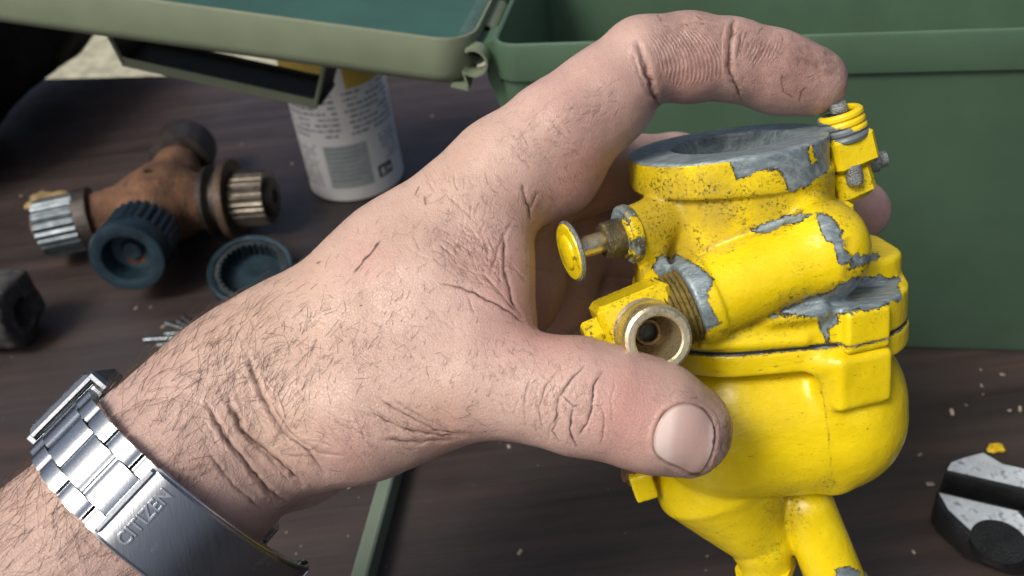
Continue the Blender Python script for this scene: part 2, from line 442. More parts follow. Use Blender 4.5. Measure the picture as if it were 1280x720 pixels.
# lid: shallow tray turned over, hinged at (hs, hh)
LA = math.radians(9.8)
LX = -EA*math.cos(LA)+EZ*math.sin(LA); LZ = EZ*math.cos(LA)+EA*math.sin(LA)      # along the lid away from the hinge; up out of the tray
LO = BX(hs-.25, 0, 15.15)
def LD(l, w, h): return LO+LX*l+EN*w+LZ*h
LHX, LHY = 15.3, 7.75
def lidw(P): P = np.asarray(P); return LO+np.outer(P[:, 0]+LHX, LX)+np.outer(P[:, 1]+LHY-.25, EN)+np.outer(P[:, 2], LZ)
prof = [(-1.2, 0), (-.5, 0), (-.2, .12), (-.03, .4), (0, .6), (0, 2.05), (-.05, 2.16), (-.14, 2.16), (-.2, 2.05), (-.22, .75), (-.5, .3), (-1.2, .22)]
v, f_ = loft(prof, LHX, LHY, 1.6)
lid = obj('lid', lidw(v), [q[::-1] for q in f_], M['lidgreen'], boxroot, angle=40)
v, f_ = loft([(-.245, 2.0), (-.25, .8), (-.52, .34), (-1.25, .26)], LHX, LHY, 1.6, close=False); n_ = len(v)//4; f_ = f_+[[3*n_+j for j in range(n_)]]
obj('lid_lining', lidw(v), f_, mat_green('teal_green_lining', (.03, .09, .074), .5), lid)  # inner side of the lid; bluish skylight put into its teal colour
rg = [(-.6, .27), (-.6, .62), (-1.0, .7), (-1.4, .62), (-1.4, .23)]
v, f_ = loft(rg, LHX, LHY, 1.6, close=False)
obj('lid_gasket', lidw(v), f_, simple('grey_rubber_gasket', (.05, .1, .09), .6), lid)
# curled hinge leaf on the lid end
curl = [BX(hs+math.cos(a)*.62, 0, hh+math.sin(a)*.62) for a in np.linspace(math.radians(-150), math.radians(120), 14)]
curl = [LD(.9, 0, -.02)]+[LD(.1, 0, -.1)]+curl
ins_ = [p+(BX(hs, 0, hh)-p)*.14 for p in curl]
poly = curl+ins_[::-1]
for w in (-.02, 2.75, 9.15):
    n = len(curl); vs = []; fs = []
    L = {-.02: .85, 2.75: 3.1, 9.15: 3.1}[w]
    for off in (w, w+L): vs += [p+EN*off for p in poly]
    m = len(poly)
    for i in range(m): fs.append([i, (i+1) % m, m+(i+1) % m, m+i])
    for i in range(n-1):
        fs.append([i, m-1-i, m-2-i, i+1]); fs.append([m+i, m+i+1, 2*m-2-i, 2*m-1-i])
    obj('hinge_leaf', np.array(vs), [q[::-1] for q in fs], M['lidgreen'], lid)
# folding carrying handle under the lid (outer face)
def on_w(x, y, w):
    d = CF+CR*(x-640)/F+CU*(360-y)/F; t = ((A0-CP)@EN+w)/(d@EN); return CP+d*t
hp = [on_w(168, 64, 5.2), on_w(404, 116, 5.2)]
hd = nrm(hp[1]-hp[0]); hup = nrm(EZ-hd*(EZ@hd))
hc = (hp[0]+hp[1])/2; hl = np.linalg.norm(hp[1]-hp[0])/2
handle = obj('handle', *box(hc, hd, EN, hup, hl+.25, 1.15, .16, .06), M['blackiron'], lid)
obj('handle_edge', *box(hc-EN*1.17-hup*.05, hd, EN, hup, hl+.1, .05, .26, .03), M['lidgreen'], handle)
obj('handle_edge', *box(hc+EN*1.17+hup*.05, hd, EN, hup, hl+.1, .05, .26, .03), M['blackiron'], handle)
for k, (pe, sg) in enumerate(((hp[0], -1), (hp[1], 1))):
    top = pe+hd*sg*1.1
    lz = (top-LO)@LZ; top = top-LZ*(lz-.0)
    q = top-pe; ax = nrm(q); c_ = (pe+top)/2
    obj('handle_arm', *box(c_, ax, EN, np.cross(ax, EN), np.linalg.norm(q)/2+.12, 1.05, .11, .05), M['blackiron'], handle)
    for sw in (-1, 1): obj('handle_wire', *tube([pe+EN*sw*1.15-hup*.1, top+EN*sw*1.15], .13, 8), M['lidgreen'], handle)
    obj('handle_mount', *box(top+LZ*.02-LZ*.1, LX, EN, LZ, 1.1, 1.7, .14, .05), M['blackiron'], lid)

# ------------------------------------------------------------------ white tin can
cb = gnd(447, 222); cr, ch = 3.35, 13.6
can = tag(empty('tin_can', cb), 'white tin can with small grey print and yellow band behind the open lid', 'can')
M['canwhite'] = simple('white_label', (.80, .82, .80), .38, 0, .06, .6)
M['canyel'] = simple('yellow_print', (.62, .45, .08), .4, 0, .1, .8)
M['print'] = simple('grey_print', (.24, .27, .31), .5, 0, .2, 2)
M['printlight'] = simple('pale_blue_print', (.42, .48, .48), .45, 0, .1, 2)
M['printblack'] = simple('black_print', (.012, .014, .014), .5)
obj('can_body', *lathe(cb, EZ, [(.001, .25), (2.9, .25), (3.0, .05), (3.2, 0), (3.36, .12), (3.38, .3), (cr, .45), (cr, ch-1.2), (3.2, ch-.8), (3.25, ch-.6), (3.1, ch-.5), (3.0, ch-.6), (.001, ch-.6)], 64), M['canwhite'], can)
obj('can_cap', *lathe(cb, EZ, [(2.95, ch-.55), (2.95, ch+1.), (2.7, ch+1.3), (.001, ch+1.35)], 40), M['canyel'], can)
cdir = math.atan2(CP[1]-cb[1], CP[0]-cb[0])
def on_can(u0, u1, z0, z1, k=None, off=.012):
    k = k or max(2, int((u1-u0)/.4)+1); vs = []; fs = []
    for i in range(k+1):
        a = cdir+(u0+(u1-u0)*i/k)/cr
        for z in (z0, z1): vs.append(cb+np.array([math.cos(a)*(cr+off), math.sin(a)*(cr+off), z]))
    for i in range(k): fs.append([2*i, 2*i+2, 2*i+3, 2*i+1])
    return np.array(vs), fs
obj('yellow_band', *on_can(.5, 4.6, 8.1, 12.2, 20), M['canyel'], can); obj('yellow_band', *on_can(-5.0, -.6, 9.3, 12.3, 20), M['canyel'], can)
rn = random.Random(3); mb = MB()
z = 7.75
while z > 4.6:
    for (ua, ub) in ((-4.4, -.35), (.15, 4.0)):
        u = ua+rn.random()*.3
        while u < ub-.25:
            w = rn.choice((.12, .2, .28, .4, .5)); w = min(w, ub-u)
            if rn.random() < .86: mb.add(*on_can(u, u+w, z, z+.15+.03*rn.random(), off=.013))
            u += w+.1
    z -= .40
z = 4.2
while z > 1.0:
    for (ua, ub) in ((-4.6, -2.4), (2.0, 3.9)):
        if ua > 0 and z < 2.4: continue
        u = ua+rn.random()*.4
        while u < ub-.2:
            w = rn.choice((.1, .18, .25, .35))
            if rn.random() < .75: mb.add(*on_can(u, min(u+w, ub), z, z+.12, off=.013))
            u += w+.1
    z -= .3
tag(mb.build('printed_text', M['print'], can), kind='stuff')
obj('label_panel', *on_can(-1.9, 1.1, 1.1, 4.3, 14, .01), M['printlight'], can)
mb = MB(); z = 4.05
while z > 1.5: mb.add(*on_can(-1.75, -1.75+rn.uniform(2.1, 2.7), z, z+.1, off=.015)); z -= .34
tag(mb.build('printed_lines', M['print'], can), kind='stuff')
sq = obj('black_symbol', *on_can(1.55, 2.75, 1.25, 2.15, 5, .014), M['printblack'], can)
mb = MB(); mb.add(*on_can(1.75, 2.05, 1.4, 1.95, 2, .02)); mb.add(*on_can(2.2, 2.3, 1.35, 2.0, 2, .02)); mb.add(*on_can(2.4, 2.62, 1.5, 1.85, 2, .02)); mb.build('symbol_mark', M['canwhite'], sq)

# ------------------------------------------------------------------ rusty universal joint cross
M['rust'] = simple('rusty_cast_iron', (.17, .085, .045), .8, .05, .5, .9, .003, (.05, .035, .028))
M['greasy'] = simple('greasy_steel', (.06, .055, .05), .4, .6, .5, 1.2, .0006, (.09, .05, .03))
M['darksteel'] = simple('oily_dark_steel', (.026, .052, .072), .33, .6, .4, 1., .0004)
M['needle'] = simple('bright_needle_steel', (.15, .18, .195), .36, 1., .4, 1.5)
uz = 2.6
Uc = gnd(203, 255, uz); 
def U(x, y, z=uz): return gnd(x, y, z)
uj = tag(empty('universal_joint_cross', [Uc[0], Uc[1], 0]), 'rusty universal joint cross with needle bearings on its four arms', 'machine part')
ends = dict(left=U(62, 285), right=U(330, 246), front=U(163, 345), back=U(232, 187))
dirs = {k: nrm((p-Uc)*[1, 1, 0]) for k, p in ends.items()}; lens = {k: np.linalg.norm((p-Uc)[:2]) for k, p in ends.items()}
pr = [(s_ell(Uc, np.eye(3), (2.6, 2.6, 2.0)), .5, 1)]
for k in ends: pr.append((s_cone(Uc, Uc+dirs[k]*lens[k]*.62, 2.1, 1.6), 1.0, 1))
pr.append((s_cyl(Uc+EZ*1.2, Uc+EZ*2.3, .55, .1), .4, 1)); pr.append((s_cyl(Uc+EZ*1.9, Uc+EZ*3, .3, .05), .1, -1))
P, Q = sdf_mesh(pr, .16); P = relax(P, Q, 2); P = P+vnormals(P, Q)*(fbm(P*1.2)*.12)[:, None]
obj('cross_body', P, Q, M['rust'], uj, angle=None)
def fl(n, amp): return lambda i, a, r: r+(amp*(abs(math.cos(n*a/2))-.6) if r > .9 else 0)
# left: needle ring then journal
k = 'left'; D = dirs[k]; B_ = Uc+D*lens[k]*.58
obj('journal_collar', *lathe(B_, D, [(1.7, 0), (2.05, .1), (2.05, .9), (1.7, 1.0)], 32), M['greasy'], uj)
obj('needle_ring', *lathe(B_+D*1.0, D, [(1.2, 0), (1.85, 0), (1.85, 2.4), (1.2, 2.4)], 120, fl(24, .16)), M['needle'], uj)
obj('journal', *lathe(B_+D*1.0, D, [(1.3, 0), (1.3, 2.5), (1.15, 2.75), (.5, 2.75), (.4, 2.2), (.001, 2.2)], 32), M['greasy'], uj)
k = 'right'; D = dirs[k]; B_ = Uc+D*lens[k]*.45
obj('journal_collar', *lathe(B_, D, [(1.7, 0), (2.2, .1), (2.35, .5), (1.9, .8), (1.9, 1.1)], 32), M['greasy'], uj)
obj('retaining_washer', *lathe(B_+D*1.4, D, [(1.4, 0), (2.6, 0), (2.65, .25), (2.6, .5), (1.4, .5)], 32), simple('brown_washer', (.11, .075, .05), .55, .3, .4), uj)
obj('needle_ring', *lathe(B_+D*2.0, D, [(1.2, 0), (1.8, 0), (1.8, 2.2), (1.2, 2.2)], 120, fl(24, .16)), simple('oily_brown_steel', (.15, .135, .11), .35, .9, .4, 1.), uj)
obj('journal', *lathe(B_+D*2.0, D, [(1.3, 0), (1.3, 2.3), (1.15, 2.5), (.5, 2.5), (.4, 2.0), (.001, 2.0)], 32), M['greasy'], uj)
k = 'front'; D = nrm(dirs[k]+np.array([0, 0, .12])); B_ = Uc+D*lens[k]*.5
obj('needle_ring', *lathe(B_, D, [(1.4, 0), (2.05, .0), (2.05, 2.3), (1.4, 2.3)], 140, fl(26, .22)), M['darksteel'], uj)
obj('bearing_cup', *lathe(B_+D*1.9, D, [(1.3, .2), (2.1, .3), (2.2, .5), (2.2, 1.5), (2.1, 1.75), (1.75, 1.8), (1.45, 1.72), (1.3, 1.3), (1.2, .6), (.7, .5), (.5, .8), (.001, .8)], 40), M['darksteel'], uj)
k = 'back'; D = dirs[k]; B_ = Uc+D*lens[k]*.55
obj('journal', *lathe(B_, D, [(1.3, 0), (1.3, 2.8), (1.0, 3.0), (.001, 3.0)], 32), M['greasy'], uj)
obj('bearing_cup', *lathe(B_+D*1.4, D, [(1.5, 0), (2.05, .1), (2.1, .3), (2.1, 2.6), (1.9, 2.9), (.001, 2.9)], 40), M['greasy'], uj)

# loose bearing cup and needles
lc = gnd(322, 362); cax = nrm([.12, -.35, 1.])
cup = tag(empty('bearing_cup', lc), 'loose round bearing cup lined with needle rollers beside the hairy wrist', 'bearing cup')
lcb = lc+EZ*.75
obj('cup_shell', *lathe(lcb, cax, [(.001, -.3), (2.2, -.3), (2.45, -.1), (2.5, .2), (2.5, 1.15), (2.4, 1.25), (2.15, 1.2), (2.1, 1.0), (2.1, .1), (.001, .1)], 56), M['darksteel'], cup)
obj('needle_ring', *lathe(lcb, cax, [(2.1, .1), (1.95, .1), (1.95, 1.12), (2.1, 1.12)], 180, lambda i, a, r: r-(.2*abs(math.cos(16*a)) if r < 2.0 else 0), cap=False), M['needle'], cup)
for i_, (xa, ya, xb, yb) in enumerate(((179, 425, 229, 422), (195, 432, 219, 430), (207, 404, 233, 412), (222, 402, 238, 410), (229, 396, 236, 402), (205, 418, 232, 416))):
    pa, pb = gnd(xa, ya, .16), gnd(xb, yb, .16); d_ = nrm(pb-pa); L = max(np.linalg.norm(pb-pa), 1.4)
    tag(obj('needle_roller', *lathe(pa, d_, [(.001, 0), (.1, .02), (.15, .08), (.15, L-.08), (.1, L-.02), (.001, L)], 12), M['needle']),
        'thin bright steel needle roller, short one of the loose pile beside the bearing cup' if i_ else 'longest bright steel needle roller of the loose pile beside the bearing cup', 'needle roller', 'loose needle rollers beside the wrist')

# dark chunk at the side
M['lump'] = simple('sooty_rubber', (.035, .034, .036), .6, .0, .4, 1.5, .001, (.11, .1, .1))
cA = gnd(-20, 440)
pr = [(s_cyl(cA+np.array([-3.2, 1.0, 2.0]), cA+np.array([2.9, .6, 1.9]), 2.0, .25), .01, 1), (s_box(cA+np.array([2., .8, 2.3]), (EA, EN, EZ), (1.1, 1.7, 1.6), .3), .4, 1), (s_cyl(cA+np.array([1.5, .6, 1.9]), cA+np.array([5, .6, 1.9]), .8, .1), .1, -1)]
P, Q = sdf_mesh(pr, .14); P = relax(P, Q, 1); P = P+vnormals(P, Q)*(fbm(P*1.5)*.15)[:, None]; P[:, 2] -= P[:, 2].min()
tag(obj('rubber_bush', P, Q, M['lump'], angle=None), 'sooty dark rubber bush lying apart from the rusty joint cross', 'rubber bush')

# black shape of unknown kind, modelled as a rounded bundle
M['blackcloth'] = simple('black_cloth', (.006, .006, .006), .9, 0, .3, 1., .001, spec=.1)
pa, pb = gnd(-150, 95, 8), gnd(80, -60, 9)
pr = [(s_cone(pa, pb, 9, 8.2), .1, 1), (s_ell(pa+np.array([-4, -3, 0]), np.eye(3), (11, 9, 8)), 3, 1)]
P, Q = sdf_mesh(pr, .6); P = P+vnormals(P, Q)*(fbm(P*.18)*1.0)[:, None]; P[:, 2] -= P[:, 2].min()
tag(obj('cloth_roll', P, Q, M['blackcloth'], angle=None), 'big black cloth bundle at the table edge under the raised lid', 'cloth')

# pale green bar
bar_a, bar_b = gnd(515, 520), gnd(455, 745)
bd = nrm(bar_b-bar_a); bn = np.cross(bd, EZ)
tag(obj('steel_bar', *box((bar_a+bar_b)/2+EZ*.62+bn*.0, bd, bn, EZ, np.linalg.norm(bar_b-bar_a)/2+4, .33, .62, .08), mat_green('grey_green_paint', (.13, .17, .13), .4)),
    'thin grey green painted bar lying on the table under the wrist', 'bar')

# pliers
pl = tag(empty('pliers', gnd(1300, 640)), 'worn pliers with pale flat jaws and black sides lying open', 'pliers')
M['plface'] = simple('worn_pale_steel', (.55, .61, .65), .42, .25, .18, 1.2, .0003, (.2, .22, .23))
M['plblack'] = simple('black_oxide', (.013, .014, .015), .38, .3, .5, 1.5, .0006)
def slab(px, zt, zb, name, mat, par, bev=.1): return obj(name, *prism([gnd(x, y, zt) for x, y in px], [0, 0, zb-zt], bev), mat, par, angle=30)
ZT = 1.45
jaw1 = [(1181, 590), (1186, 577), (1208, 569), (1229, 563), (1240, 569), (1254, 578), (1285, 585), (1330, 596), (1335, 628), (1290, 617)]
j1 = slab(jaw1, ZT, .12, 'jaw', M['plblack'], pl, .08)
slab([(1184, 587), (1189, 578), (1209, 571), (1229, 566), (1238, 571), (1253, 580), (1284, 587), (1284, 610)], ZT+.03, ZT-.05, 'jaw_face', M['plface'], j1, 0)
jaw2 = [(1172, 613), (1225, 625), (1278, 637), (1330, 640), (1340, 670), (1300, 694), (1275, 694), (1215, 672), (1180, 640), (1171, 626)]
j2 = slab(jaw2, ZT, .12, 'jaw', M['plblack'], pl, .08)
slab([(1174, 616), (1224, 628), (1272, 639), (1283, 652), (1283, 672), (1262, 663), (1240, 660), (1215, 664), (1186, 637)], ZT+.03, ZT-.05, 'jaw_face', M['plface'], j2, 0)
pc = gnd(1249, 677, ZT); obj('jaw_recess', *lathe(pc-EZ*.3, EZ, [(1.0, 0), (1.0, .335), (.9, .34), (.001, .342)], 32), M['plblack'], j2)
pv = gnd(1345, 640, 0); obj('pivot', *lathe(pv, EZ, [(1.6, .15), (1.6, 1.6), (1.3, 1.8), (.8, 1.8), (.7, 1.65), (.001, 1.65)], 32), M['plblack'], pl)
for dy, nm in ((1, 'grip'), (-1, 'grip')):
    p0 = pv+EZ*.9; pts = [p0+np.array([t*1.0, dy*(.4+1.6*math.sin(min(t/9, 1)*1.9)), 0]) for t in np.linspace(0, 13, 14)]
    obj(nm, *tube(pts, [.55]+[.72]*11+[.7, .4], 14), simple('black_grip', (.02, .02, .022), .6), pl)

# crumbs and chips
M['chip'] = simple('pale_wood', (.30, .26, .2), .8, 0, .3, 3)
M['ychip'] = simple('yellow_paint_chip', (.75, .5, .02), .45, 0, .1, 3)
def chip(x, y, s, mat, name, label, cat, grp=None, fl_=1.):
    p = gnd(x, y, s*.22); pr = [(s_ell(p, [nrm([1, .4, 0]), nrm([-.4, 1, 0]), EZ], (s, s*.55, s*.28*fl_)), .01, 1), (s_box(p+EZ*s*.1+EA*s*.2, (EA, EN, nrm([.3, .2, 1])), (s*.7, s*.5, s*.2*fl_), s*.05), s*.1, 1)]
    P, Q = sdf_mesh(pr, s*.14); P = P+vnormals(P, Q)*(fbm(P*1.6/s)*s*.18)[:, None]; P[:, 2] -= P[:, 2].min()
    return tag(obj(name, P, Q, mat, angle=40), label, cat, grp)
chip(60, 252, 1.6, simple('tan_chip', (.3, .22, .1), .8, 0, .3, 1.5), 'wood_chip', 'flat tan wood chip behind the bright needle end of the joint cross', 'wood chip', fl_=.6)
chip(1243, 561, .42, M['ychip'], 'paint_chip', 'tiny yellow paint chip beside the pliers jaw', 'paint chip')
mb = MB(); rn = random.Random(5)
spots = [(1227, 482), (1262, 513), (1275, 511), (1190, 515), (1150, 568), (1163, 605), (540, 145), (205, 408), (302, 180), (40, 246), (75, 244), (170, 385), (188, 384), (262, 340), (400, 615), (437, 608), (398, 612), (636, 558), (650, 690), (1142, 690), (1225, 700), (1253, 468), (1226, 462), (365, 205), (26, 245), (300, 560)]
for i in range(110): spots.append((rn.uniform(0, 1280), rn.uniform(120, 715)))
for i, (x, y) in enumerate(spots):
    s = rn.uniform(.05, .15) if i < 26 else rn.uniform(.02, .055); p = gnd(x, y, s*.3); a = rn.uniform(0, 3.14)
    X = np.array([math.cos(a), math.sin(a), rn.uniform(-.2, .2)]); Y = nrm(np.cross(EZ, X)); Z = nrm(np.cross(X, Y))
    mb.add(*box(p, X, Y, Z, s*rn.uniform(.8, 1.6), s*.6, s*.3, s*.15))
tag(mb.build('crumbs', M['chip'], None, smooth=False), 'pale crumbs and grit scattered over the dark table', 'debris', kind='stuff')
# ------------------------------------------------------------------ carburettor
KZ = nrm([-.10, .95, .29]); KX = nrm(np.array([1., 0, 0])-KZ*KZ[0]); KY = np.cross(KZ, KX)   # own axes (x along, y away, z up its bore)
KO = V(975, 386, 24.6); KR = np.stack([KX, KY, KZ])
def k2c(P): P = np.asarray(P, float); return KO+P@KR
def k2w(P): return c2w(k2c(P))
def kp(x, y, yl):                                       # own-frame point for a spot seen at x, y on the plane y = yl
    d = KR@np.array([(x-640)/F, (360-y)/F, -1]); o = KR@(-KO); t = (yl-o[1])/d[1]; return o+t*d

def mat_paint():
    t = NT('chipped_yellow_paint'); c = t.coord()
    bare = t.attr('bare'); dirt = t.attr('dirt'); e1 = t.noise(c, 7, 4, .65); e2 = t.noise(c, 26, 3, .6)
    s = t.math('ADD', bare, t.math('MULTIPLY_ADD', e1, 1.3, -.65)); s = t.math('ADD', s, t.math('MULTIPLY_ADD', e2, .7, -.35))
    msk = t.smooth(s, -.03, .05)
    edge = t.math('MULTIPLY', t.smooth(s, -.22, -.02), t.math('SUBTRACT', 1., t.smooth(s, .05, .3)))  # dark outline round each chip, painted shadow of the paint edge
    yel = t.ramp(t.noise(c, .8, 3), (.3, (.66, .50, .004)), (.7, (.77, .60, .008)))
    # dirt: film plus fine black specks and scratches
    d1 = t.math('ADD', dirt, t.math('MULTIPLY_ADD', t.noise(c, 3.2, 5, .7), .9, -.52))
    film = t.smooth(d1, 0, .75)
    spk = t.math('MULTIPLY', t.smooth(t.noise(c, 12, 5, .8), .515, .60), t.math('MULTIPLY', t.smooth(d1, -.1, .35), t.smooth(t.noise(c, 1.7, 5, .65), .40, .55)))
    spk0 = t.math('MAXIMUM', t.smooth(t.noise(c, 9, 6, .75), .64, .69), t.math('MULTIPLY', t.smooth(t.noise(t.n('Mapping', Vector=c, Rotation=(.5, .9, .2), Scale=(.7, 4, 4)).outputs[0], 4.5, 5, .75), .62, .67), t.smooth(t.noise(c, 1.1, 3), .42, .58)))
    yel = t.mix(t.math('MULTIPLY', film, .55), yel, (.19, .12, .02)); yel = t.mix(t.math('MULTIPLY', spk, .85), yel, (.03, .022, .012))
    yel = t.mix(t.math('MULTIPLY', spk0, .8), yel, (.07, .045, .015))
    mp = t.n('Mapping', Vector=c, Rotation=(.3, .2, .5), Scale=(1, 4, 1.3)).outputs[0]
    gm = t.noise(mp, 2.2, 6, .7)
    met = t.ramp(gm, (.25, (.075, .10, .115)), (.5, (.20, .26, .285)), (.72, (.38, .45, .45)))
    met = t.mix(t.math('MULTIPLY', t.smooth(t.noise(t.n('Mapping', Vector=c, Rotation=(.2, .4, .9), Scale=(.5, 6, 6)).outputs[0], 5, 4, .7), .6, .68), .8), met, (.5, .56, .56)); met = t.mix(t.math('MULTIPLY', t.smooth(t.noise(c, 11, 4, .7), .55, .72), .6), met, (.03, .035, .035))
    col = t.mix(msk, yel, met); col = t.mix(t.math('MULTIPLY', t.math('MULTIPLY', edge, t.smooth(t.noise(c, 4, 3), .35, .6)), .85), col, (.022, .018, .012))
    hgt = t.math('SUBTRACT', t.math('MULTIPLY_ADD', t.noise(c, 5, 4), .12, t.math('MULTIPLY', gm, .25)), t.math('MULTIPLY', msk, .9))
    nn = t.bump(hgt, .0008, .8); nn = t.bump(t.math('ADD', t.noise(c, 3.2, 3, .5), t.math('MULTIPLY', t.noise(c, 14, 3, .6), .35)), .0008, .14, nn)
    t.p(Base_Color=col, Metallic=t.math('MULTIPLY', msk, .25), Roughness=t.math('ADD', t.math('MULTIPLY_ADD', msk, .25, .14), t.math('MULTIPLY', film, .3)), Normal=nn)
    return t.m
M['paint'] = mat_paint()
M['brass'] = simple('worn_brass', (.72, .63, .40), .3, .85, .18, 1.6, .0001, (.40, .31, .13))
M['brassin'] = simple('dull_brass_bore', (.13, .095, .045), .5, .6, .3, 2., .0004, (.08, .06, .03))  # darker copy of the brass, bore shade put into the colour
M['zinc'] = simple('dull_zinc', (.26, .29, .29), .42, .6, .35, 3., .0006, (.10, .10, .09))
M['gask'] = simple('grimy_gasket', (.02, .019, .017), .75, 0, .4, 3)

def attrs_for(Pl, N, bare_polys, dirt_spots, base_b=-.60, base_d=-.2, extra=None):
    """wear fields on vertices in the own frame: bare-metal islands (outlines on the near side) and grime"""
    Pw = k2w(Pl); S = project(Pw); Nc = N@KR; view = -k2c(Pl); view /= np.linalg.norm(view, axis=1, keepdims=True)
    fac = (Nc*view).sum(1); near = fac > -.15
    b = np.full(len(Pl), base_b)+.45*fbm(Pl*.9)
    for poly, sgn in bare_polys:
        sd = np.clip(poly_sd(S+6*np.stack([fbm(Pl*2.6+3.1, 4), fbm(Pl*2.6+9.7, 4)], 1), poly)/10., -1.4, 1.4)
        b = np.where(near, np.maximum(b, sd) if sgn > 0 else np.minimum(b, np.maximum(-sd, -1.4)), b)
    d = np.full(len(Pl), base_d)
    for (x, y, r, a) in dirt_spots:
        d = np.maximum(d, np.where(near, base_d+(a-base_d)*np.exp(-(((S-[x, y])**2).sum(1))/r**2), base_d))
    # extra adds darker lines along tube edges, neck, rib and seams
    if extra is not None: b, d = extra(Pl, N, S, b, d)
    return dict(bare=b, dirt=d)

root = tag(empty('carburettor', k2w(np.array([[0, 0, -8.]]))[0]), 'small yellow painted carburettor with chipped grey metal, gripped by the dirty hand', 'carburettor')
# --- upper casting
FC = np.array([-1.55, 0, 0]); HX = 2.62
tl, tr = kp(862, 380, -2.75), kp(1028, 312, -2.35)
sb = kp(838, 268, -1.1); sb2 = kp(786, 293, -1.75)
cv = kp(1085, 352, -.6)
pr = [
 (s_rrect(-1.36, 0, 2.53, 2.4, 2.2, 3.76, 4.75, .05), .01, 1),                 # mounting flange
 (s_rrect(-1.15, 0, 2.5, 2.25, 2.2, .4, 4.1, .1), .07, 1),                      # throat
 (s_rrect(-.47, 0, 3.48, 3.02, 2.3, .025, .95, .07), .16, 1),                     # float chamber cover
 (s_rrect(1.82, .1, 1.22, 1.6, 1.05, .3, 1.62, .16), .16, 1),                   # raised end of the cover
 (s_cyl(tl, tr, 1.0, .12), .13, 1),                                             # inlet boss
 (s_ell(tr+np.array([.1, .1, -.05]), np.eye(3), (1.05, 1.15, 1.25)), .35, 1),
 (s_cyl(tr+np.array([.0, .5, .0]), tr+np.array([.75, 1.6, -.2]), .95, .3), .3, 1),
 (s_cyl(tl-nrm(tr-tl)*.02, tl+nrm(tr-tl)*.55, 1.08, .05), .06, 1),
 (s_cyl(sb2, sb, .66, .08), .14, 1),                                             # screw boss
 (s_box(kp(812, 330, -1.2), (KX*0+np.array([1, 0, 0]), [0, 1, 0], [0, 0, 1]), (.35, .8, .75), .2), .4, 1),
 (s_box(kp(1070, 405, -2.62), ([1, .28, 0], [-.28, 1, 0], [0, 0, 1]), (.62, .55, .55), .12), .1, 1),     # lug over the seam
 (s_cone(kp(965, 400, -3.0), kp(1025, 388, -3.0), .16, .22), .2, 1),
 (s_cone(kp(880, 432, -3.0), kp(1005, 425, -3.02), .12, .12), .2, 1),
 (s_cyl([-1.25, .1, 3.2], [-1.25, .1, 6], 1.5, .05), .06, -1),                   # bore
]
P, Q = sdf_mesh(pr, .055); P = relax(P, Q, 1, .4); ZB = P[:, 2].copy(); w_ = np.clip((ZB-3.9)/.8, 0, 1); P[:, 2] += .062*(P[:, 0]+1.6)*w_*w_*(3-2*w_)   # face slopes a little
N = vnormals(P, Q)
P = P+N*((fbm(P*2.2, 3)*.011+fbm(P*9, 2)*.004))[:, None]
polys = [
 ([(916, 160), (915, 195), (919, 226), (950, 216), (974, 212), (985, 238), (1012, 232), (1034, 214), (1045, 180), (1035, 150)], 1),
 ([(1009, 176), (1018, 178), (1021, 200), (1014, 207)], -1),
 ([(820, 322), (850, 320), (868, 330), (892, 346), (884, 362), (890, 384), (902, 402), (880, 416), (858, 425), (845, 400), (838, 360), (816, 338)], 1),
 ([(938, 288), (960, 276), (1002, 264), (1016, 268), (1000, 276), (960, 290)], 1),
 ([(1018, 266), (1036, 272), (1052, 290), (1062, 330), (1050, 332), (1042, 305), (1026, 290)], 1),
 ([(962, 396), (1000, 378), (1030, 366), (1062, 350), (1095, 346), (1112, 350), (1124, 344), (1126, 374), (1100, 386), (1058, 398), (1036, 410), (1034, 436), (1028, 420), (1020, 396), (990, 394)], 1),
 ([(1064, 322), (1100, 318), (1090, 328), (1062, 338)], 1),
 ([(1046, 392), (1096, 384), (1098, 412), (1052, 424)], -1),
]
def ex(Pl, N, S, b, d):
    top = (ZB > 4.66) & (N[:, 2] > .3); b = np.where(top, 1.2, b)
    b = np.where((np.hypot(Pl[:, 0]+1.25, Pl[:, 1]-.1) < 1.57) & (Pl[:, 2] > 3.0), 1.2, b)
    seam = np.exp(-((Pl[:, 2]-.05)/.09)**2); d = np.maximum(d, -.35+1.1*seam); b = np.maximum(b, -.9+1.15*np.exp(-((Pl[:, 2]-.04)/.05)**2))
    for pl_, a_ in (([(842, 318), (880, 312), (920, 292), (1000, 264)], .8), ([(905, 416), (960, 398), (1012, 374), (1050, 356)], .9), ([(800, 242), (900, 252), (960, 250), (1035, 232)], .55), ([(1058, 300), (1056, 345)], .8), ([(870, 425), (1000, 415)], .4), ([(780, 330), (800, 345), (815, 330)], .9)):
        d = np.maximum(d, np.where(N[:, 1] < .3, -.2+a_*np.exp(-(seg_dist(S, pl_)/7)**2), d))
    nk = np.exp(-((Pl[:, 2]-3.66)/.14)**2); d = np.maximum(d, -.35+.75*nk)
    return b, d
at = attrs_for(P, N, polys, [(830, 262, 60, 1.0), (890, 258, 60, .75), (960, 258, 45, .6), (830, 205, 40, .7), (845, 312, 40, .9), (1045, 250, 40, .6), (975, 250, 40, .45), (870, 215, 40, .2), (930, 330, 40, -.05), (1000, 330, 30, .1), (1040, 230, 40, .4), (810, 300, 40, .5), (850, 300, 40, .3), (1075, 335, 30, .35), (990, 385, 35, .5), (1090, 385, 35, .3), (905, 430, 40, .0)], extra=ex)
casting = obj('upper_casting', k2w(P), Q, M['paint'], root, angle=None, attrs=at)

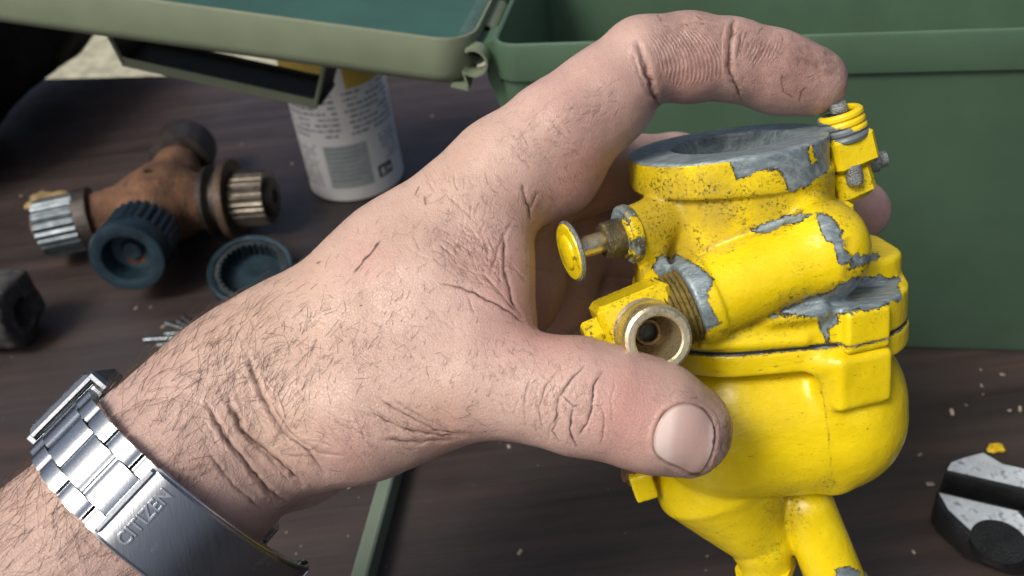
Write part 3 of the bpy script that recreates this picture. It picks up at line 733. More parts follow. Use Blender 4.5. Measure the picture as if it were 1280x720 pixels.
# --- float bowl
rib0, rib1 = kp(1030, 455, -3.0), kp(1043, 600, -2.2)
tA, tB = kp(1008, 632, -1.0), kp(1052, 745, -1.2)
pr = [
 (s_rrect(-.42, 0, 3.40, 2.98, 2.35, -4.95, -.02, 2.3, .05), .01, 1),
 (s_rrect(-.45, 0, 3.51, 3.05, 2.35, -.62, -.02, .06), .16, 1),                     # rim under the seam
 (s_box(kp(1068, 468, -2.72), ([1, .30, 0], [-.3, 1, 0], [0, 0, 1]), (.78, .5, .72), .16), .14, 1),
 (s_cone(rib0, rib1, .22, .3), .42, 1),
 (s_cone(kp(905, 596, -.4), kp(948, 676, -.7), 2.02, .9), .1, 1),
 (s_cyl(kp(950, 650, -.7), kp(957, 712, -.7), .78, .1), .2, 1),
 (s_cone(tA, tB, .78, .85), .14, 1),
 (s_box(kp(802, 600, -.9), ([1, 0, .25], [0, 1, 0], [-.25, 0, 1]), (.32, .5, .42), .07), .12, 1),
]
P, Q = sdf_mesh(pr, .06); P = relax(P, Q, 2, .4); N = vnormals(P, Q)
P = P+N*((fbm(P*1.8, 3)*.014+fbm(P*9, 2)*.003))[:, None]
def ex2(Pl, N, S, b, d):
    seam = np.exp(-((Pl[:, 2]+.02)/.09)**2); d = np.maximum(d, -.4+1.0*seam); b = np.maximum(b, -.9+1.1*np.exp(-((Pl[:, 2]+.02)/.05)**2))
    rb = np.exp(-(seg_dist(S, [(1022, 470), (1030, 500), (1036, 545), (1040, 600)])/2.2)**2); d = np.maximum(d, np.where(N[:, 1] < .2, -.4+.95*rb, -.4))
    rb = np.exp(-(seg_dist(S, [(870, 466), (950, 462), (1020, 448)])/2.)**2); d = np.maximum(d, np.where(N[:, 1] < .2, -.4+.8*rb, -.4))
    return b, d
at = attrs_for(P, N, [([(1045, 712), (1075, 710), (1080, 760), (1040, 760)], 1)], [(985, 640, 35, .55), (1035, 610, 18, .35), (960, 690, 35, .25), (1030, 480, 25, .1), (880, 600, 40, .0), (1060, 640, 30, .1)], base_d=-.16, extra=ex2)
bowl = obj('float_bowl', k2w(P), Q, M['paint'], root, angle=None, attrs=at)
# gasket in the seam
v, f_ = loft([(-.12, -.08), (-.02, -.08), (-.02, .08), (-.12, .08)], 3.46, 3.0, 2.3); v = v+[-.46, 0, 0]
obj('gasket', k2w(v), f_, M['gask'], root)

def part(name, mb, mat, par=None, **k): return mb.build(name, mat, par or root, tf=k2w, **k)
def L_(*a, **k): return MB().add(*lathe(*a, **k))
def paint_attr(o, bare=-.7, dirt=-.1, amp=.5, sc=1.6):
    me = o.data; n = len(me.vertices); co = np.zeros(n*3, np.float32); me.vertices.foreach_get('co', co); co = co.reshape(-1, 3)*100
    for k, a in (('bare', bare+amp*fbm(co*sc+bare*7)), ('dirt', np.full(n, dirt))):
        q = me.attributes.new(k, 'FLOAT', 'POINT'); q.data.foreach_set('value', a.astype(np.float32))
    return o
# --- fuel union: threaded collar, square block, brass nozzle
tax = nrm(tl-tr)                                           # out of the inlet boss
def thread(n=24, r0=.86, r1=.95, L=.62):
    pr_ = [(.3, 0)]
    for i in range(n+1): pr_.append((r1 if i % 2 else r0, L*i/n))
    pr_.append((.3, L)); return pr_
part('threaded_collar', L_(tl+tax*.0, tax, [(.4, -.1), (.93, -.1)]+[((.93 if i % 2 else .84), .06*i) for i in range(12)]+[(.4, .68)], 48), simple('grimy_brass_thread', (.26, .20, .06), .45, .5, .4, 3., .0005, (.05, .04, .02)))
bc = kp(799, 408, -2.95)
noz_ax = nrm(KR@nrm(V(852, 444, 17.0)-V(792, 404, 21.2)))   # nozzle points at the viewer, a little down and right
bx_ = nrm(tax-noz_ax*(tax@noz_ax)); bz_ = np.cross(noz_ax, bx_)
blk = paint_attr(part('union_block', MB().add(*box(bc, bx_, noz_ax, bz_, .92, .72, .92, .13)), M['paint'], angle=30), -.38, .25, .8)
me = blk.data
nz0 = bc+noz_ax*.68
q_ = .81
part('brass_nozzle', L_(nz0, noz_ax, [(r*q_, t) for r, t in [(.4, -.1), (.98, -.1), (1.0, 0), (.93, .1), (.98, .18), (.9, .26), (.95, .34), (.93, .42), (.97, .5), (.97, 1.16), (.94, 1.25), (.86, 1.3), (.70, 1.3), (.65, 1.26), (.63, 1.18), (.60, -.2), (.45, -.25), (.001, -.25)]], 56), M['brass'], angle=30)
part('nozzle_seat', L_(nz0, noz_ax, [(.50, .07), (.34, .08), (.32, .26), (.30, .28), (.24, .28), (.22, .24), (.21, .06)], 40, cap=False), M['brassin'])
part('jet_hole', L_(nz0, noz_ax, [(.23, .062), (.001, .066)], 24, cap=False), M['blackiron'])  # black disc put in for the shade down the hole
# end plug on the far end of the block
nu = bc+bx_*1.02+bz_*-.12
if (k2c(nu)-k2c(bc))[0] > 0: bx_ = -bx_; nu = bc+bx_*1.02
hexf = lambda i, a, r: r*.90/max(math.cos(((a+math.pi/6) % (math.pi/3))-math.pi/6), .5) if r > .3 else r
paint_attr(part('plug', L_(nu-bx_*.3, bx_, [(.4, 0), (.52, .05), (.52, .55), (.46, .62), (.25, .62), (.2, .5), (.001, .5)], 48, hexf), M['paint'], angle=30), -.35, .3, .8)
# --- mixture screw at the left: collar, brass shank, mushroom head
sax = nrm(kp(722, 309, -2.15)-kp(800, 285, -1.6))
s0 = kp(786, 292, -1.75)
paint_attr(part('screw_collar', L_(s0-sax*.1, sax, [(.5, 0), (.72, 0), (.75, .06), (.75, .2), (.68, .26), (.58, .26), (.56, .3), (.56, .34), (.001, .34)], 40), M['paint'], angle=30), .1, .35, .9)
part('screw_neck', L_(s0+sax*.2, sax, [(.45, 0), (.47, .04), (.47, .46), (.42, .52), (.001, .52)], 32), simple('dark_brass', (.12, .10, .06), .4, .6, .4, 3, .0005, (.3, .26, .08)))
shank = part('screw_shank', L_(s0+sax*.6, sax, [(.2, 0), (.25, .08), (.27, .4), (.26, .75), (.3, .95), (.001, .96)], 28), M['brass'])
hx0 = s0+sax*1.5
part('screw_head_rim', L_(hx0, sax, [(.25, -.05), (.70, 0), (.77, .05), (.77, .11), (.70, .14), (.001, .14)], 48), M['zinc'])
paint_attr(part('screw_head', L_(hx0+sax*.125, sax, [(.72, 0), (.69, .05), (.5, .07), (.45, .06), (.43, .11), (.36, .14), (.001, .15)], 48), M['paint'], angle=30), -.55, .1, .8)
# --- throttle stop at the right: bracket, spring, screw, lever, pins
lev = kp(1058, 192, -.35)
paint_attr(part('throttle_lever', MB().add(*box(lev+np.array([.02, 0, .12]), [1, .2, .25], [-.2, 1, 0], [-.25, 0, 1], .60, .5, .46, .12)), M['paint'], angle=40), -.75, .0, .5)
pA = kp(1048, 132, -.35); pB = kp(1066, 225, -.35); sx_ = nrm(pB-pA); Ls = np.linalg.norm(pB-pA)
part('stop_screw', L_(pA, sx_, [(.001, -.08), (.2, -.08), (.22, .0), (.22, .16), (.17, .2), (.17, Ls), (.24, Ls), (.24, Ls+.25), (.001, Ls+.25)], 24), M['zinc'])
pts = [pA+sx_*(.16+.70*t)+(basis(sx_)[0]*math.cos(t*2*math.pi*3.7)+basis(sx_)[1]*math.sin(t*2*math.pi*3.7))*(.46+.06*t) for t in np.linspace(0, 1, 110)]
spm = NT('half_painted_spring'); c = spm.coord(); gz = spm.n('SeparateXYZ', Vector=c).outputs[2]
spm.p(Base_Color=spm.mix(spm.smooth(spm.math('ADD', gz, spm.math('MULTIPLY_ADD', spm.noise(c, 2.5, 3), .5, -.25)), .09, .17), (.12, .15, .16), (.74, .54, .006)), Roughness=.38)
part('spring', MB().add(*tube(pts, .115, 10)), spm.m)
paint_attr(part('lever_arm', MB().add(*box(kp(1062, 226, -.2), [1, .15, .3], [-.15, 1, 0], [-.3, 0, 1], .52, .45, .46, .16)), M['paint'], angle=40), -.6, .2, .6)
part('lever_clamp_screw', L_(kp(1066, 206, -.75), kp(1068, 222, -.75)-kp(1066, 206, -.75), [(.001, 0), (.2, 0), (.22, .3), (.2, .5), (.001, .5)], 20), M['zinc'])
th = kp(1070, 208, .5); part('throttle_shaft', L_(th, kp(1102, 199, .5)-th, [(.3, 0), (.3, .55), (.22, .62), (.22, .8), (.001, .82)], 20), M['zinc'])
part('lever_web', MB().add(*box(kp(1040, 196, -.2), [1, .1, 0], [-.1, 1, 0], [0, 0, 1], .35, .3, .7, .1)), M['gask'])
paint_attr(part('small_lug', MB().add(*box(kp(1047, 268, -.7), [1, .3, .1], [-.3, 1, 0], [-.1, 0, 1], .26, .45, .36, .1)), M['paint'], angle=40), -.6, .2, .6)
part('lug_screw', L_(kp(1047, 262, -1.1), [.2, -.5, 1.], [(.001, -.1), (.2, -.1), (.22, .1), (.15, .18), (.001, .18)], 20), M['zinc'])
# bolt at the lower left of the bowl
b0 = kp(792, 592, -.9); part('bowl_bolt', L_(b0, [-1, -.25, .15], [(.22, 0), (.34, .02), (.34, .14), (.22, .16), (.22, .3), (.001, .3)], 24), simple('rusty_bolt', (.2, .12, .07), .5, .5))
part('pipe_end_ring', L_(tB-nrm(tB-tA)*.5, tB-tA, [(.8, 0), (.9, .05), (.92, .3), (.6, 1.35), (.55, 1.0), (.001, 1.0)], 32), M['zinc'])
paint_attr(part('drain_plug', L_(kp(956, 703, -.7), kp(958, 716, -.7)-kp(956, 703, -.7), [(.6, 0), (.86, .02), (.86, .3), (.8, .38), (.001, .38)], 36, hexf), M['paint'], angle=30), -.4, .1, .7)
# ------------------------------------------------------------------ the hand
def J(x, y, d): return V(x, y, d)
def chain(pts, k):
    """pts: (x, y, depth, radius)"""
    out = []
    for a, b in zip(pts[:-1], pts[1:]): out.append((s_cone(J(*a[:3]), J(*b[:3]), a[3], b[3]), k, 1))
    return out
HP = []
# forearm and wrist: two bones' width deep
HP += chain([(-230, 1060, 18.3, 3.3), (-40, 868, 19.2, 3.05), (219, 598, 20.9, 2.32), (300, 512, 21.6, 2.15)], .8)
HP += chain([(-230, 1060, 21.2, 3.2), (-40, 868, 22.0, 2.95), (224, 598, 23.3, 2.3), (310, 515, 23.8, 2.1)], .8)
HP += chain([(300, 512, 21.6, 2.15), (360, 462, 21.9, 1.95), (500, 338, 22.2, 1.62), (632, 218, 22.4, 1.42)], .9)          # index metacarpal
HP += chain([(315, 515, 23.6, 2.0), (480, 375, 24.0, 1.6), (628, 250, 24.4, 1.38)], .9)
HP += chain([(315, 525, 24.6, 1.9), (470, 410, 25.6, 1.5), (600, 310, 26.3, 1.3)], .9)
HP += chain([(320, 540, 25.2, 1.8), (460, 460, 26.8, 1.45), (570, 380, 27.8, 1.2)], .9)
HP += chain([(380, 560, 24.0, 1.5), (520, 490, 26.2, 1.4)], 1.0)                                                            # heel of the palm
HP += chain([(340, 545, 21.3, 1.35), (420, 512, 21.1, 1.6), (470, 500, 20.9, 1.55), (540, 480, 20.8, 1.36), (600, 474, 20.5, 1.3)], .9)             # thumb metacarpal, thenar
HP += chain([(470, 400, 21.6, 1.5), (560, 380, 21.5, 1.45), (600, 400, 21.2, 1.1)], 1.0)                                    # web muscle
HP += chain([(596, 272, 22.2, 1.15), (607, 330, 21.9, 1.0), (606, 395, 21.3, 1.0)], .8)                                     # fold of the web
# thumb
HP += chain([(600, 474, 20.5, 1.3), (655, 483, 20.3, 1.2), (722, 495, 20.1, 1.29), (770, 506, 20.0, 1.22), (815, 520, 20.05, 1.24), (856, 537, 20.2, 1.07)], .35)
HP += [(s_ell(J(835, 532, 20.55), np.eye(3), (1.3, 1.0, .8)), .4, 1)]
# index finger
HP += chain([(632, 218, 22.4, 1.42), (700, 168, 22.4, 1.36), (752, 125, 22.4, 1.22), (803, 76, 22.5, 1.08)], .4)
HP += [(s_ell(J(690, 218, 22.7), np.eye(3), (1.25, 1.15, 1.1)), .5, 1)]
HP += chain([(803, 76, 22.5, 1.08), (860, 70, 22.6, 1.06), (912, 75, 22.75, 1.03)], .28)
HP += [(s_ell(J(862, 78, 22.6), np.eye(3), (1.1, 1.04, 1.0)), .2, 1)]
HP += chain([(912, 75, 22.75, 1.03), (965, 87, 22.9, 1.0), (1015, 102, 23.05, .90)], .25)
HP += [(s_ell(J(980, 97, 23.0), np.eye(3), (1.2, .93, .93)), .25, 1)]
# middle, ring, little: round the back of the casting
HP += chain([(628, 250, 24.4, 1.38), (735, 215, 26.2, 1.15), (842, 207, 28.3, 1.0)], .5)
HP += chain([(842, 207, 28.3, 1.0), (960, 215, 28.9, .98), (1030, 242, 28.0, .97), (1074, 263, 26.9, .93)], .3)
HP += chain([(600, 310, 26.3, 1.3), (720, 292, 28.0, 1.15), (850, 315, 29.4, 1.0), (960, 370, 29.2, .95), (1010, 400, 28.6, .8)], .45)
HP += chain([(570, 380, 27.8, 1.2), (690, 372, 28.8, 1.15), (800, 396, 29.5, 1.05), (900, 480, 29.0, .8)], .45)
HP += [(s_ell(J(640, 345, 25.4), np.eye(3), (1.6, 2.0, 1.2)), .8, 1), (s_ell(J(690, 335, 27.6), np.eye(3), (1.5, 2.2, .9)), .6, 1)]
# dents: flexion folds and the joint under the index
HP += [(s_cone(J(826, 146, 21.2), J(826, 134, 23.6), .05, .05), .22, -1)]
P0, Q0 = sdf_mesh(HP, .12); P0 = relax(P0, Q0, 3, .5); N0 = vnormals(P0, Q0)
P1, Q1, _ = split(P0, Q0, N0); P1 = relax(P1, Q1, 1, .4); N1 = vnormals(P1, Q1)
S1 = project(c2w(P1)); fac1 = (N1*(-P1/np.linalg.norm(P1, axis=1, keepdims=True))).sum(1)
ok = (fac1 > -.02) & (S1[:, 0] > -40) & (S1[:, 0] < 1320) & (S1[:, 1] > -40) & (S1[:, 1] < 760)
HPs, HQ, HNG = split(P1, Q1, N1, ok[Q1].all(1))
N2 = vnormals(HPs, HQ); S2 = project(c2w(HPs)); fac2 = (N2*(-HPs/np.linalg.norm(HPs, axis=1, keepdims=True))).sum(1)
zone = np.zeros(len(HPs), bool)
for (xa, xb, ya, yb) in ((640, 930, 445, 605), (535, 670, 215, 412), (650, 1062, 15, 200), (250, 420, 440, 640), (440, 600, 490, 560)): zone |= (S2[:, 0] > xa) & (S2[:, 0] < xb) & (S2[:, 1] > ya) & (S2[:, 1] < yb)
zone &= fac2 > .2
HPs, HQ, ng2 = split(HPs, HQ, N2, zone[HQ].all(1)); HNG = HNG+ng2
HN = vnormals(HPs, HQ); HS = project(c2w(HPs)); HFAC = (HN*(-HPs/np.linalg.norm(HPs, axis=1, keepdims=True))).sum(1)
def ray_hit(x, y, d0=17.):
    """where the line of sight to x, y first meets the hand"""
    x = np.atleast_1d(np.asarray(x, float)); y = np.atleast_1d(np.asarray(y, float))
    D = np.stack([(x-640)/F, (360-y)/F, -np.ones_like(x)], -1); ln = np.linalg.norm(D, axis=1); t = np.full(len(x), d0)
    for _ in range(60): t = t+sdf_eval(HP, D*t[:, None])/ln*.9
    return D*t[:, None]
def sdf_grad(Pq, e=.03):
    g = np.stack([sdf_eval(HP, Pq+np.eye(3)[i]*e)-sdf_eval(HP, Pq-np.eye(3)[i]*e) for i in range(3)], -1); return g/np.linalg.norm(g, axis=-1, keepdims=True)

front = np.where(HFAC > -.05)[0]; FS = HS[front]
crease = np.zeros(len(HPs)); disp = np.zeros(len(HPs))
def stroke(pts, w, depth, dark, lim=None):
    p = np.asarray(pts, float); lo, hi = p.min(0)-4*w, p.max(0)+4*w
    m = (FS[:, 0] > lo[0]) & (FS[:, 0] < hi[0]) & (FS[:, 1] > lo[1]) & (FS[:, 1] < hi[1])
    if lim is not None: m &= lim
    ii = front[m]
    if not len(ii): return
    wob = 1.5*np.stack([vnoise(HPs[ii]*7), vnoise(HPs[ii]*7+40)], 1)
    D = seg_dist(HS[ii]+wob, p); k = np.exp(-(D/(w*.72*(1+.35*vnoise(HPs[ii]*5+7))))**2)*(.72+.4*vnoise(HPs[ii]*7+3))
    # fade towards the stroke's ends
    tt = np.clip(((HS[ii]-p[0])@(p[-1]-p[0]))/max((p[-1]-p[0])@(p[-1]-p[0]), 1), 0, 1); fade = np.clip(np.minimum(tt, 1-tt)*6+.25, 0, 1)
    depth = depth*(.8 if depth > .04 else .5)
    disp[ii] += -depth*np.exp(-(D/(w*1.5))**2)*fade+.3*depth*np.exp(-((D-w*3.2)/(w*1.8))**2)*fade
    crease[ii] = np.maximum(crease[ii], k*dark*fade)
thumb_ck = [[(697, 463), (682, 483), (673, 510), (677, 537)], [(753, 465), (742, 483), (740, 507), (733, 530), (725, 543)], [(730, 457), (710, 480), (698, 500), (693, 530)], [(717, 510), (713, 527), (713, 543), (720, 557)]]
for p, w, dp, dk in ((thumb_ck[0], 1.5, .018, .55), (thumb_ck[1], 1.7, .028, .95), (thumb_ck[2], 1.7, .028, .9), (thumb_ck[3], 1.7, .025, .95),
  ([(752, 510), (755, 530), (750, 557)], 1.4, .015, .5), ([(703, 495), (717, 508), (723, 507)], 1.4, .015, .7), ([(664, 470), (655, 495), (656, 525)], 1.3, .012, .35),
  ([(768, 475), (764, 500), (766, 530)], 1.3, .01, .25), ([(700, 520), (690, 540), (700, 552)], 1.2, .01, .4),
  ([(796, 52), (801, 66), (807, 81), (818, 119), (826, 132)], 2.6, .075, .85), ([(801, 78), (817, 103)], 1.6, .03, .6), ([(790, 66), (798, 92), (812, 122)], 1.4, .02, .35),
  ([(917, 24), (912, 59), (912, 87), (918, 105), (927, 125)], 2.3, .06, .9), ([(927, 40), (920, 75)], 1.4, .015, .5), ([(934, 38), (926, 62)], 1.2, .01, .45), ([(905, 30), (900, 50)], 1.2, .01, .4),
  ([(977, 94), (979, 116), (990, 122), (999, 109)], 1.3, .01, .7), ([(1006, 97), (1018, 94), (1016, 103)], 1.2, .008, .6), ([(1000, 130), (1001, 115), (1008, 108)], 1.1, .006, .5),
  ([(652, 230), (656, 246), (661, 258), (664, 275)], 1.7, .03, .7), ([(672, 240), (663, 261)], 1.5, .02, .6), ([(629, 289), (632, 342), (641, 380), (652, 397)], 1.8, .03, .75),
  ([(551, 355), (579, 361), (610, 375), (638, 392), (655, 403)], 1.8, .03, .75), ([(640, 275), (622, 310), (612, 345)], 1.4, .02, .4), ([(600, 340), (625, 366), (645, 392)], 1.4, .02, .6),
  ([(443, 342), (457, 324), (477, 300)], 1.5, -.012, .85), ([(530, 246), (533, 256)], 2.2, -.01, .95), ([(518, 244), (524, 232)], 1.2, 0, .6), ([(396, 330), (401, 327)], 1.4, 0, .7), ([(450, 382), (453, 383)], 1.4, 0, .8),
  ([(310, 445), (327, 495), (352, 541), (385, 566), (404, 591)], 2.2, .06, .6), ([(285, 503), (306, 541), (339, 570), (364, 591), (377, 605)], 2.4, .075, .75), ([(260, 507), (281, 545), (310, 582), (335, 612), (356, 626)], 2.3, .065, .75),
  ([(260, 566), (293, 607), (327, 637)], 1.8, .035, .5), ([(338, 500), (362, 540), (400, 566), (430, 570)], 1.6, .03, .4), ([(322, 560), (345, 583), (362, 603)], 1.6, .025, .4),
  ([(472, 497), (510, 520), (543, 537), (582, 543)], 1.8, .04, .55), ([(464, 516), (506, 537), (552, 545), (580, 543)], 1.8, .04, .55), ([(477, 549), (527, 553), (574, 547)], 1.8, .035, .45), ([(492, 500), (530, 522), (562, 538)], 1.4, .02, .35)):
    stroke(p, w, dp, dk)
rn = random.Random(21)
def hatch(cx, cy, sx, sy, ang, sa, n, l0, l1, w, dp, dk):
    for _ in range(n):
        x, y = rn.gauss(cx, sx), rn.gauss(cy, sy); a = math.radians(rn.gauss(ang, sa)); l = rn.uniform(l0, l1); b = rn.uniform(-.25, .25)
        stroke([(x-math.cos(a)*l/2, y-math.sin(a)*l/2), (x+math.sin(a)*l*b*.4, y-math.cos(a)*l*b*.4), (x+math.cos(a)*l/2, y+math.sin(a)*l/2)], w*rn.uniform(.75, 1.15), dp*rn.uniform(.5, 1.2), dk*rn.uniform(.35, 1.))
hatch(590, 315, 34, 36, 42, 16, 40, 14, 42, 1.15, .016, 0.315)
hatch(595, 300, 36, 34, 115, 22, 22, 10, 26, 1.1, .012, 0.225)
hatch(560, 250, 40, 30, 60, 30, 20, 10, 24, 1.1, .008, 0.3)
hatch(752, 128, 14, 16, 155, 14, 13, 8, 20, 1.0, .006, 0.45)
hatch(720, 142, 12, 9, 150, 20, 9, 8, 18, 1.0, .006, 0.45)
hatch(692, 172, 16, 10, 40, 22, 10, 8, 22, 1.0, .006, 0.413)
hatch(655, 198, 18, 12, 45, 30, 9, 8, 22, 1.0, .006, 0.375)
hatch(620, 235, 24, 20, 60, 30, 12, 8, 20, 1.05, .006, 0.375)
hatch(640, 455, 60, 30, 55, 25, 40, 8, 22, 1.05, .006, 0.3)
hatch(700, 500, 30, 28, 100, 18, 15, 10, 26, 1.1, .010, 0.3)
hatch(480, 440, 80, 50, 35, 35, 55, 8, 26, 1.05, .006, 0.21)
hatch(320, 540, 40, 45, 58, 10, 27, 18, 60, 1.2, .014, 0.225)
hatch(420, 545, 50, 22, 38, 14, 20, 16, 44, 1.2, .012, 0.225)
hatch(530, 530, 36, 12, 28, 10, 15, 14, 40, 1.2, .012, 0.262)
hatch(935, 60, 10, 14, 108, 14, 8, 8, 22, 1.05, .006, 0.562)
hatch(980, 55, 12, 8, 100, 25, 5, 5, 12, 1.05, .005, 0.525)
hatch(850, 27, 28, 4, 10, 40, 7, 4, 12, 1.05, .004, 0.6)
hatch(1005, 80, 14, 10, 70, 30, 4, 5, 12, 1.05, .004, 0.45)
hatch(906, 545, 5, 22, 100, 12, 13, 8, 26, 1.0, .008, 0.525)
hatch(835, 490, 30, 8, 20, 40, 10, 5, 14, 1.0, .005, 0.375)
hatch(700, 215, 26, 22, 60, 40, 13, 6, 16, 1.0, .005, 0.338)
hatch(150, 690, 70, 40, 40, 25, 25, 14, 40, 1.1, .008, 0.15)
# soft lumps: tendons, veins, knuckle swell
disp += .035*fbm(HPs*.7, 3)+.012*fbm(HPs*2.5+9, 2)
vein = np.where(HFAC > 0, np.exp(-(seg_dist(HS, [(330, 400), (420, 380), (500, 330), (560, 260)])/14)**2), 0); disp += .02*vein
# thumbnail bed
nail_o = [(817, 553), (820, 536), (831, 517), (847, 506), (864, 505), (880, 513), (890, 527), (894, 543), (890, 566), (879, 588), (866, 592), (848, 584), (829, 575), (819, 565)]
def closed_spline(pts, n=96):
    p = np.asarray(pts, float); m = len(p); out = []
    for i in range(n):
        t = i*m/n; k = int(t); u = t-k; a, b, c, d = (p[(k+j-1) % m] for j in range(4))
        out.append(.5*((2*b)+(-a+c)*u+(2*a-5*b+4*c-d)*u*u+(-a+3*b-3*c+d)*u**3))
    return np.array(out)
NO = closed_spline(nail_o)
m = front[(np.abs(FS[:, 0]-855) < 70) & (np.abs(FS[:, 1]-548) < 75)]
sd = poly_sd(HS[m]+1.6*np.stack([vnoise(HPs[m]*4), vnoise(HPs[m]*4+20)], 1), list(NO[::3]))
disp[m] += np.where(sd > 0, -.05*np.clip(sd/4, 0, 1), .024*np.exp(-((sd+4.5)/3.8)**2)*(1+.6*vnoise(HPs[m]*3.5))); crease[m] = np.maximum(crease[m], .6*np.exp(-((sd+.8)/1.4)**2)*(.5+.5*(vnoise(HPs[m]*5))))
HPd = HPs+HN*disp[:, None]
# colour fields
def blob(x, y, r, a=1.): return np.where(HFAC > -.1, a*np.exp(-((HS-[x, y])**2).sum(1)/r**2), 0)
red = blob(860, 70, 60, .5)+blob(960, 85, 60, .5)+blob(760, 130, 60, .35)+blob(850, 540, 50, .4)+blob(790, 490, 45, .8)+blob(775, 540, 50, .6)+blob(620, 330, 45, .7)+blob(650, 380, 30, .5)+blob(1000, 100, 50, .6)+blob(860, 110, 45, .5)+blob(720, 250, 60, .8)+blob(700, 400, 50, .8)+blob(1085, 270, 40, .6)+blob(560, 540, 40, .45)+blob(740, 215, 45, .5)+blob(460, 325, 28, .5)+blob(430, 570, 45, .4)+blob(700, 120, 50, .25)+blob(630, 420, 40, .3)  # index blobs also deepen that finger's painted shade
grime = blob(870, 75, 75, .42)+blob(985, 85, 65, .48)+blob(760, 125, 60, .22)+blob(840, 520, 60, .12)+blob(910, 548, 16, .8)+blob(1045, 80, 28, .75)+blob(1000, 70, 30, .4)+blob(850, 60, 40, .25)+blob(940, 60, 30, .3)+blob(850, 30, 40, .35)+blob(740, 135, 36, .4)+blob(690, 180, 34, .35)+blob(820, 125, 16, .5)+blob(1085, 275, 26, .35)+blob(800, 490, 30, .15)+blob(890, 495, 22, .35)+blob(1010, 130, 22, .45)  # real grime, plus painted shade: index finger darkened away from the light
tan = blob(300, 420, 120, .7)+blob(400, 360, 90, .6)+blob(520, 230, 70, .6)+blob(600, 180, 60, .5)+blob(540, 530, 60, .7)+blob(350, 545, 50, .6)+blob(60, 620, 90, .5)
ridge = np.zeros(len(HPs)); rk = np.zeros(len(HPs))
for poly, fx, fy, bend in (([(808, 42), (840, 36), (875, 34), (904, 50), (908, 98), (880, 108), (845, 112), (822, 92)], 1., -.30, .010), ([(930, 52), (975, 46), (990, 60), (960, 80), (932, 88)], 1., .5, .01), ([(896, 520), (905, 525), (914, 548), (908, 575), (894, 590)], 1., .15, .004)):
    mm = np.where(HFAC > 0, np.clip(poly_sd(HS, poly)/9, 0, 1), 0); ridge = np.maximum(ridge, mm)
    c_ = np.mean(poly, 0); rk = np.where(mm > 0, (HS[:, 0]*fx+HS[:, 1]*fy+bend*(HS[:, 1]-c_[1])**2), rk)

lu = (HS[:, 0]*.75+HS[:, 1]*.66)/10; lv = (-HS[:, 0]*.66+HS[:, 1]*.75)/10; lm = np.where(HFAC > -.05, .24, 0)
for (x, y, rx, ry, ang, st) in ((592, 312, 62, 70, 44, 1.), (690, 168, 80, 55, 140, .8), (560, 235, 60, 45, 60, .5), (700, 500, 55, 60, 102, .9), (640, 450, 70, 45, 60, .6), (330, 545, 75, 85, 56, .5), (470, 540, 90, 35, 32, .8), (480, 430, 110, 70, 40, .45), (855, 70, 90, 60, 100, .5), (960, 80, 60, 50, 108, .7), (905, 545, 20, 60, 95, 1.), (840, 500, 50, 30, 35, .5), (150, 680, 130, 90, 40, .4), (715, 235, 60, 55, 70, .7), (400, 360, 90, 60, 140, .35)):
    w_ = np.where(HFAC > -.05, st*np.exp(-((HS[:, 0]-x)/rx)**2-((HS[:, 1]-y)/ry)**2), 0); m_ = w_ > lm; a_ = math.radians(ang)
    dx_, dy_ = HS[:, 0]-x, HS[:, 1]-y; lu = np.where(m_, (dx_*math.cos(a_)+dy_*math.sin(a_))/10, lu); lv = np.where(m_, (-dx_*math.sin(a_)+dy_*math.cos(a_))/10, lv); lm = np.where(m_, w_, lm)
t = NT('skin'); c = t.coord(); M['skin'] = t.m
fine = []
for q_, (ku, kv, rot, sd_) in enumerate(((.22, 1.15, 0., 0.), (.26, 1.0, .45, 31.), (.3, 1.3, -.5, 77.))):
    vv = t.n('CombineXYZ', X=t.attr('lu'), Y=t.attr('lv'), Z=sd_).outputs[0]
    vv = t.n('Mapping', Vector=t.n('Mapping', Vector=vv, Rotation=(0, 0, rot)).outputs[0], Scale=(ku, kv, 1)).outputs[0]
    nz = t.noise(vv, 1., 3, .55, .6); fine.append(t.math('SUBTRACT', 1., t.smooth(t.math('ABSOLUTE', t.math('SUBTRACT', nz, .5)), .004, .022)))
gate = t.smooth(t.noise(c, 3.2, 3), .38, .62)
fl_ = t.math('MULTIPLY', t.math('MULTIPLY', t.math('MAXIMUM', fine[0], t.math('MULTIPLY', t.math('MAXIMUM', fine[1], fine[2]), .6)), gate), t.attr('lm'))
n1 = t.noise(c, .8, 4, .6); n2 = t.noise(c, 4.5, 4, .6); n3 = t.noise(c, 14, 3, .6)
base = t.ramp(n1, (.3, (.44, .298, .25)), (.7, (.54, .385, .332)))
base = t.mix(t.math('MULTIPLY', t.attr('tan'), .45, clamp=True), base, (.50, .355, .245))
base = t.mix(t.math('MULTIPLY', t.math('ADD', t.attr('red'), t.math('MULTIPLY_ADD', n2, .6, -.3)), .6, clamp=True), base, (.47, .225, .20))
base = t.mix(t.math('MULTIPLY', t.smooth(n2, .5, .75), .22), base, (.60, .45, .385))
base = t.mix(t.math('MULTIPLY', t.smooth(n3, .6, .78), .25), base, (.36, .19, .14))
pores = t.n('TexVoronoi', dict(feature='DISTANCE_TO_EDGE'), Vector=c, Scale=11., Randomness=1.).outputs['Distance']
cell = t.smooth(pores, .0, .14)
dots = t.n('TexVoronoi', dict(feature='F1'), Vector=c, Scale=5.5).outputs['Distance']
dot = t.math('MULTIPLY', t.math('SUBTRACT', 1., t.smooth(dots, .05, .12)), t.smooth(t.noise(c, 1.7, 2), .48, .6))
base = t.mix(t.math('MULTIPLY', dot, .4), base, (.20, .10, .07))
gr = t.math('MULTIPLY', t.attr('grime'), t.math('MULTIPLY_ADD', n2, 1.6, -.1), clamp=True)
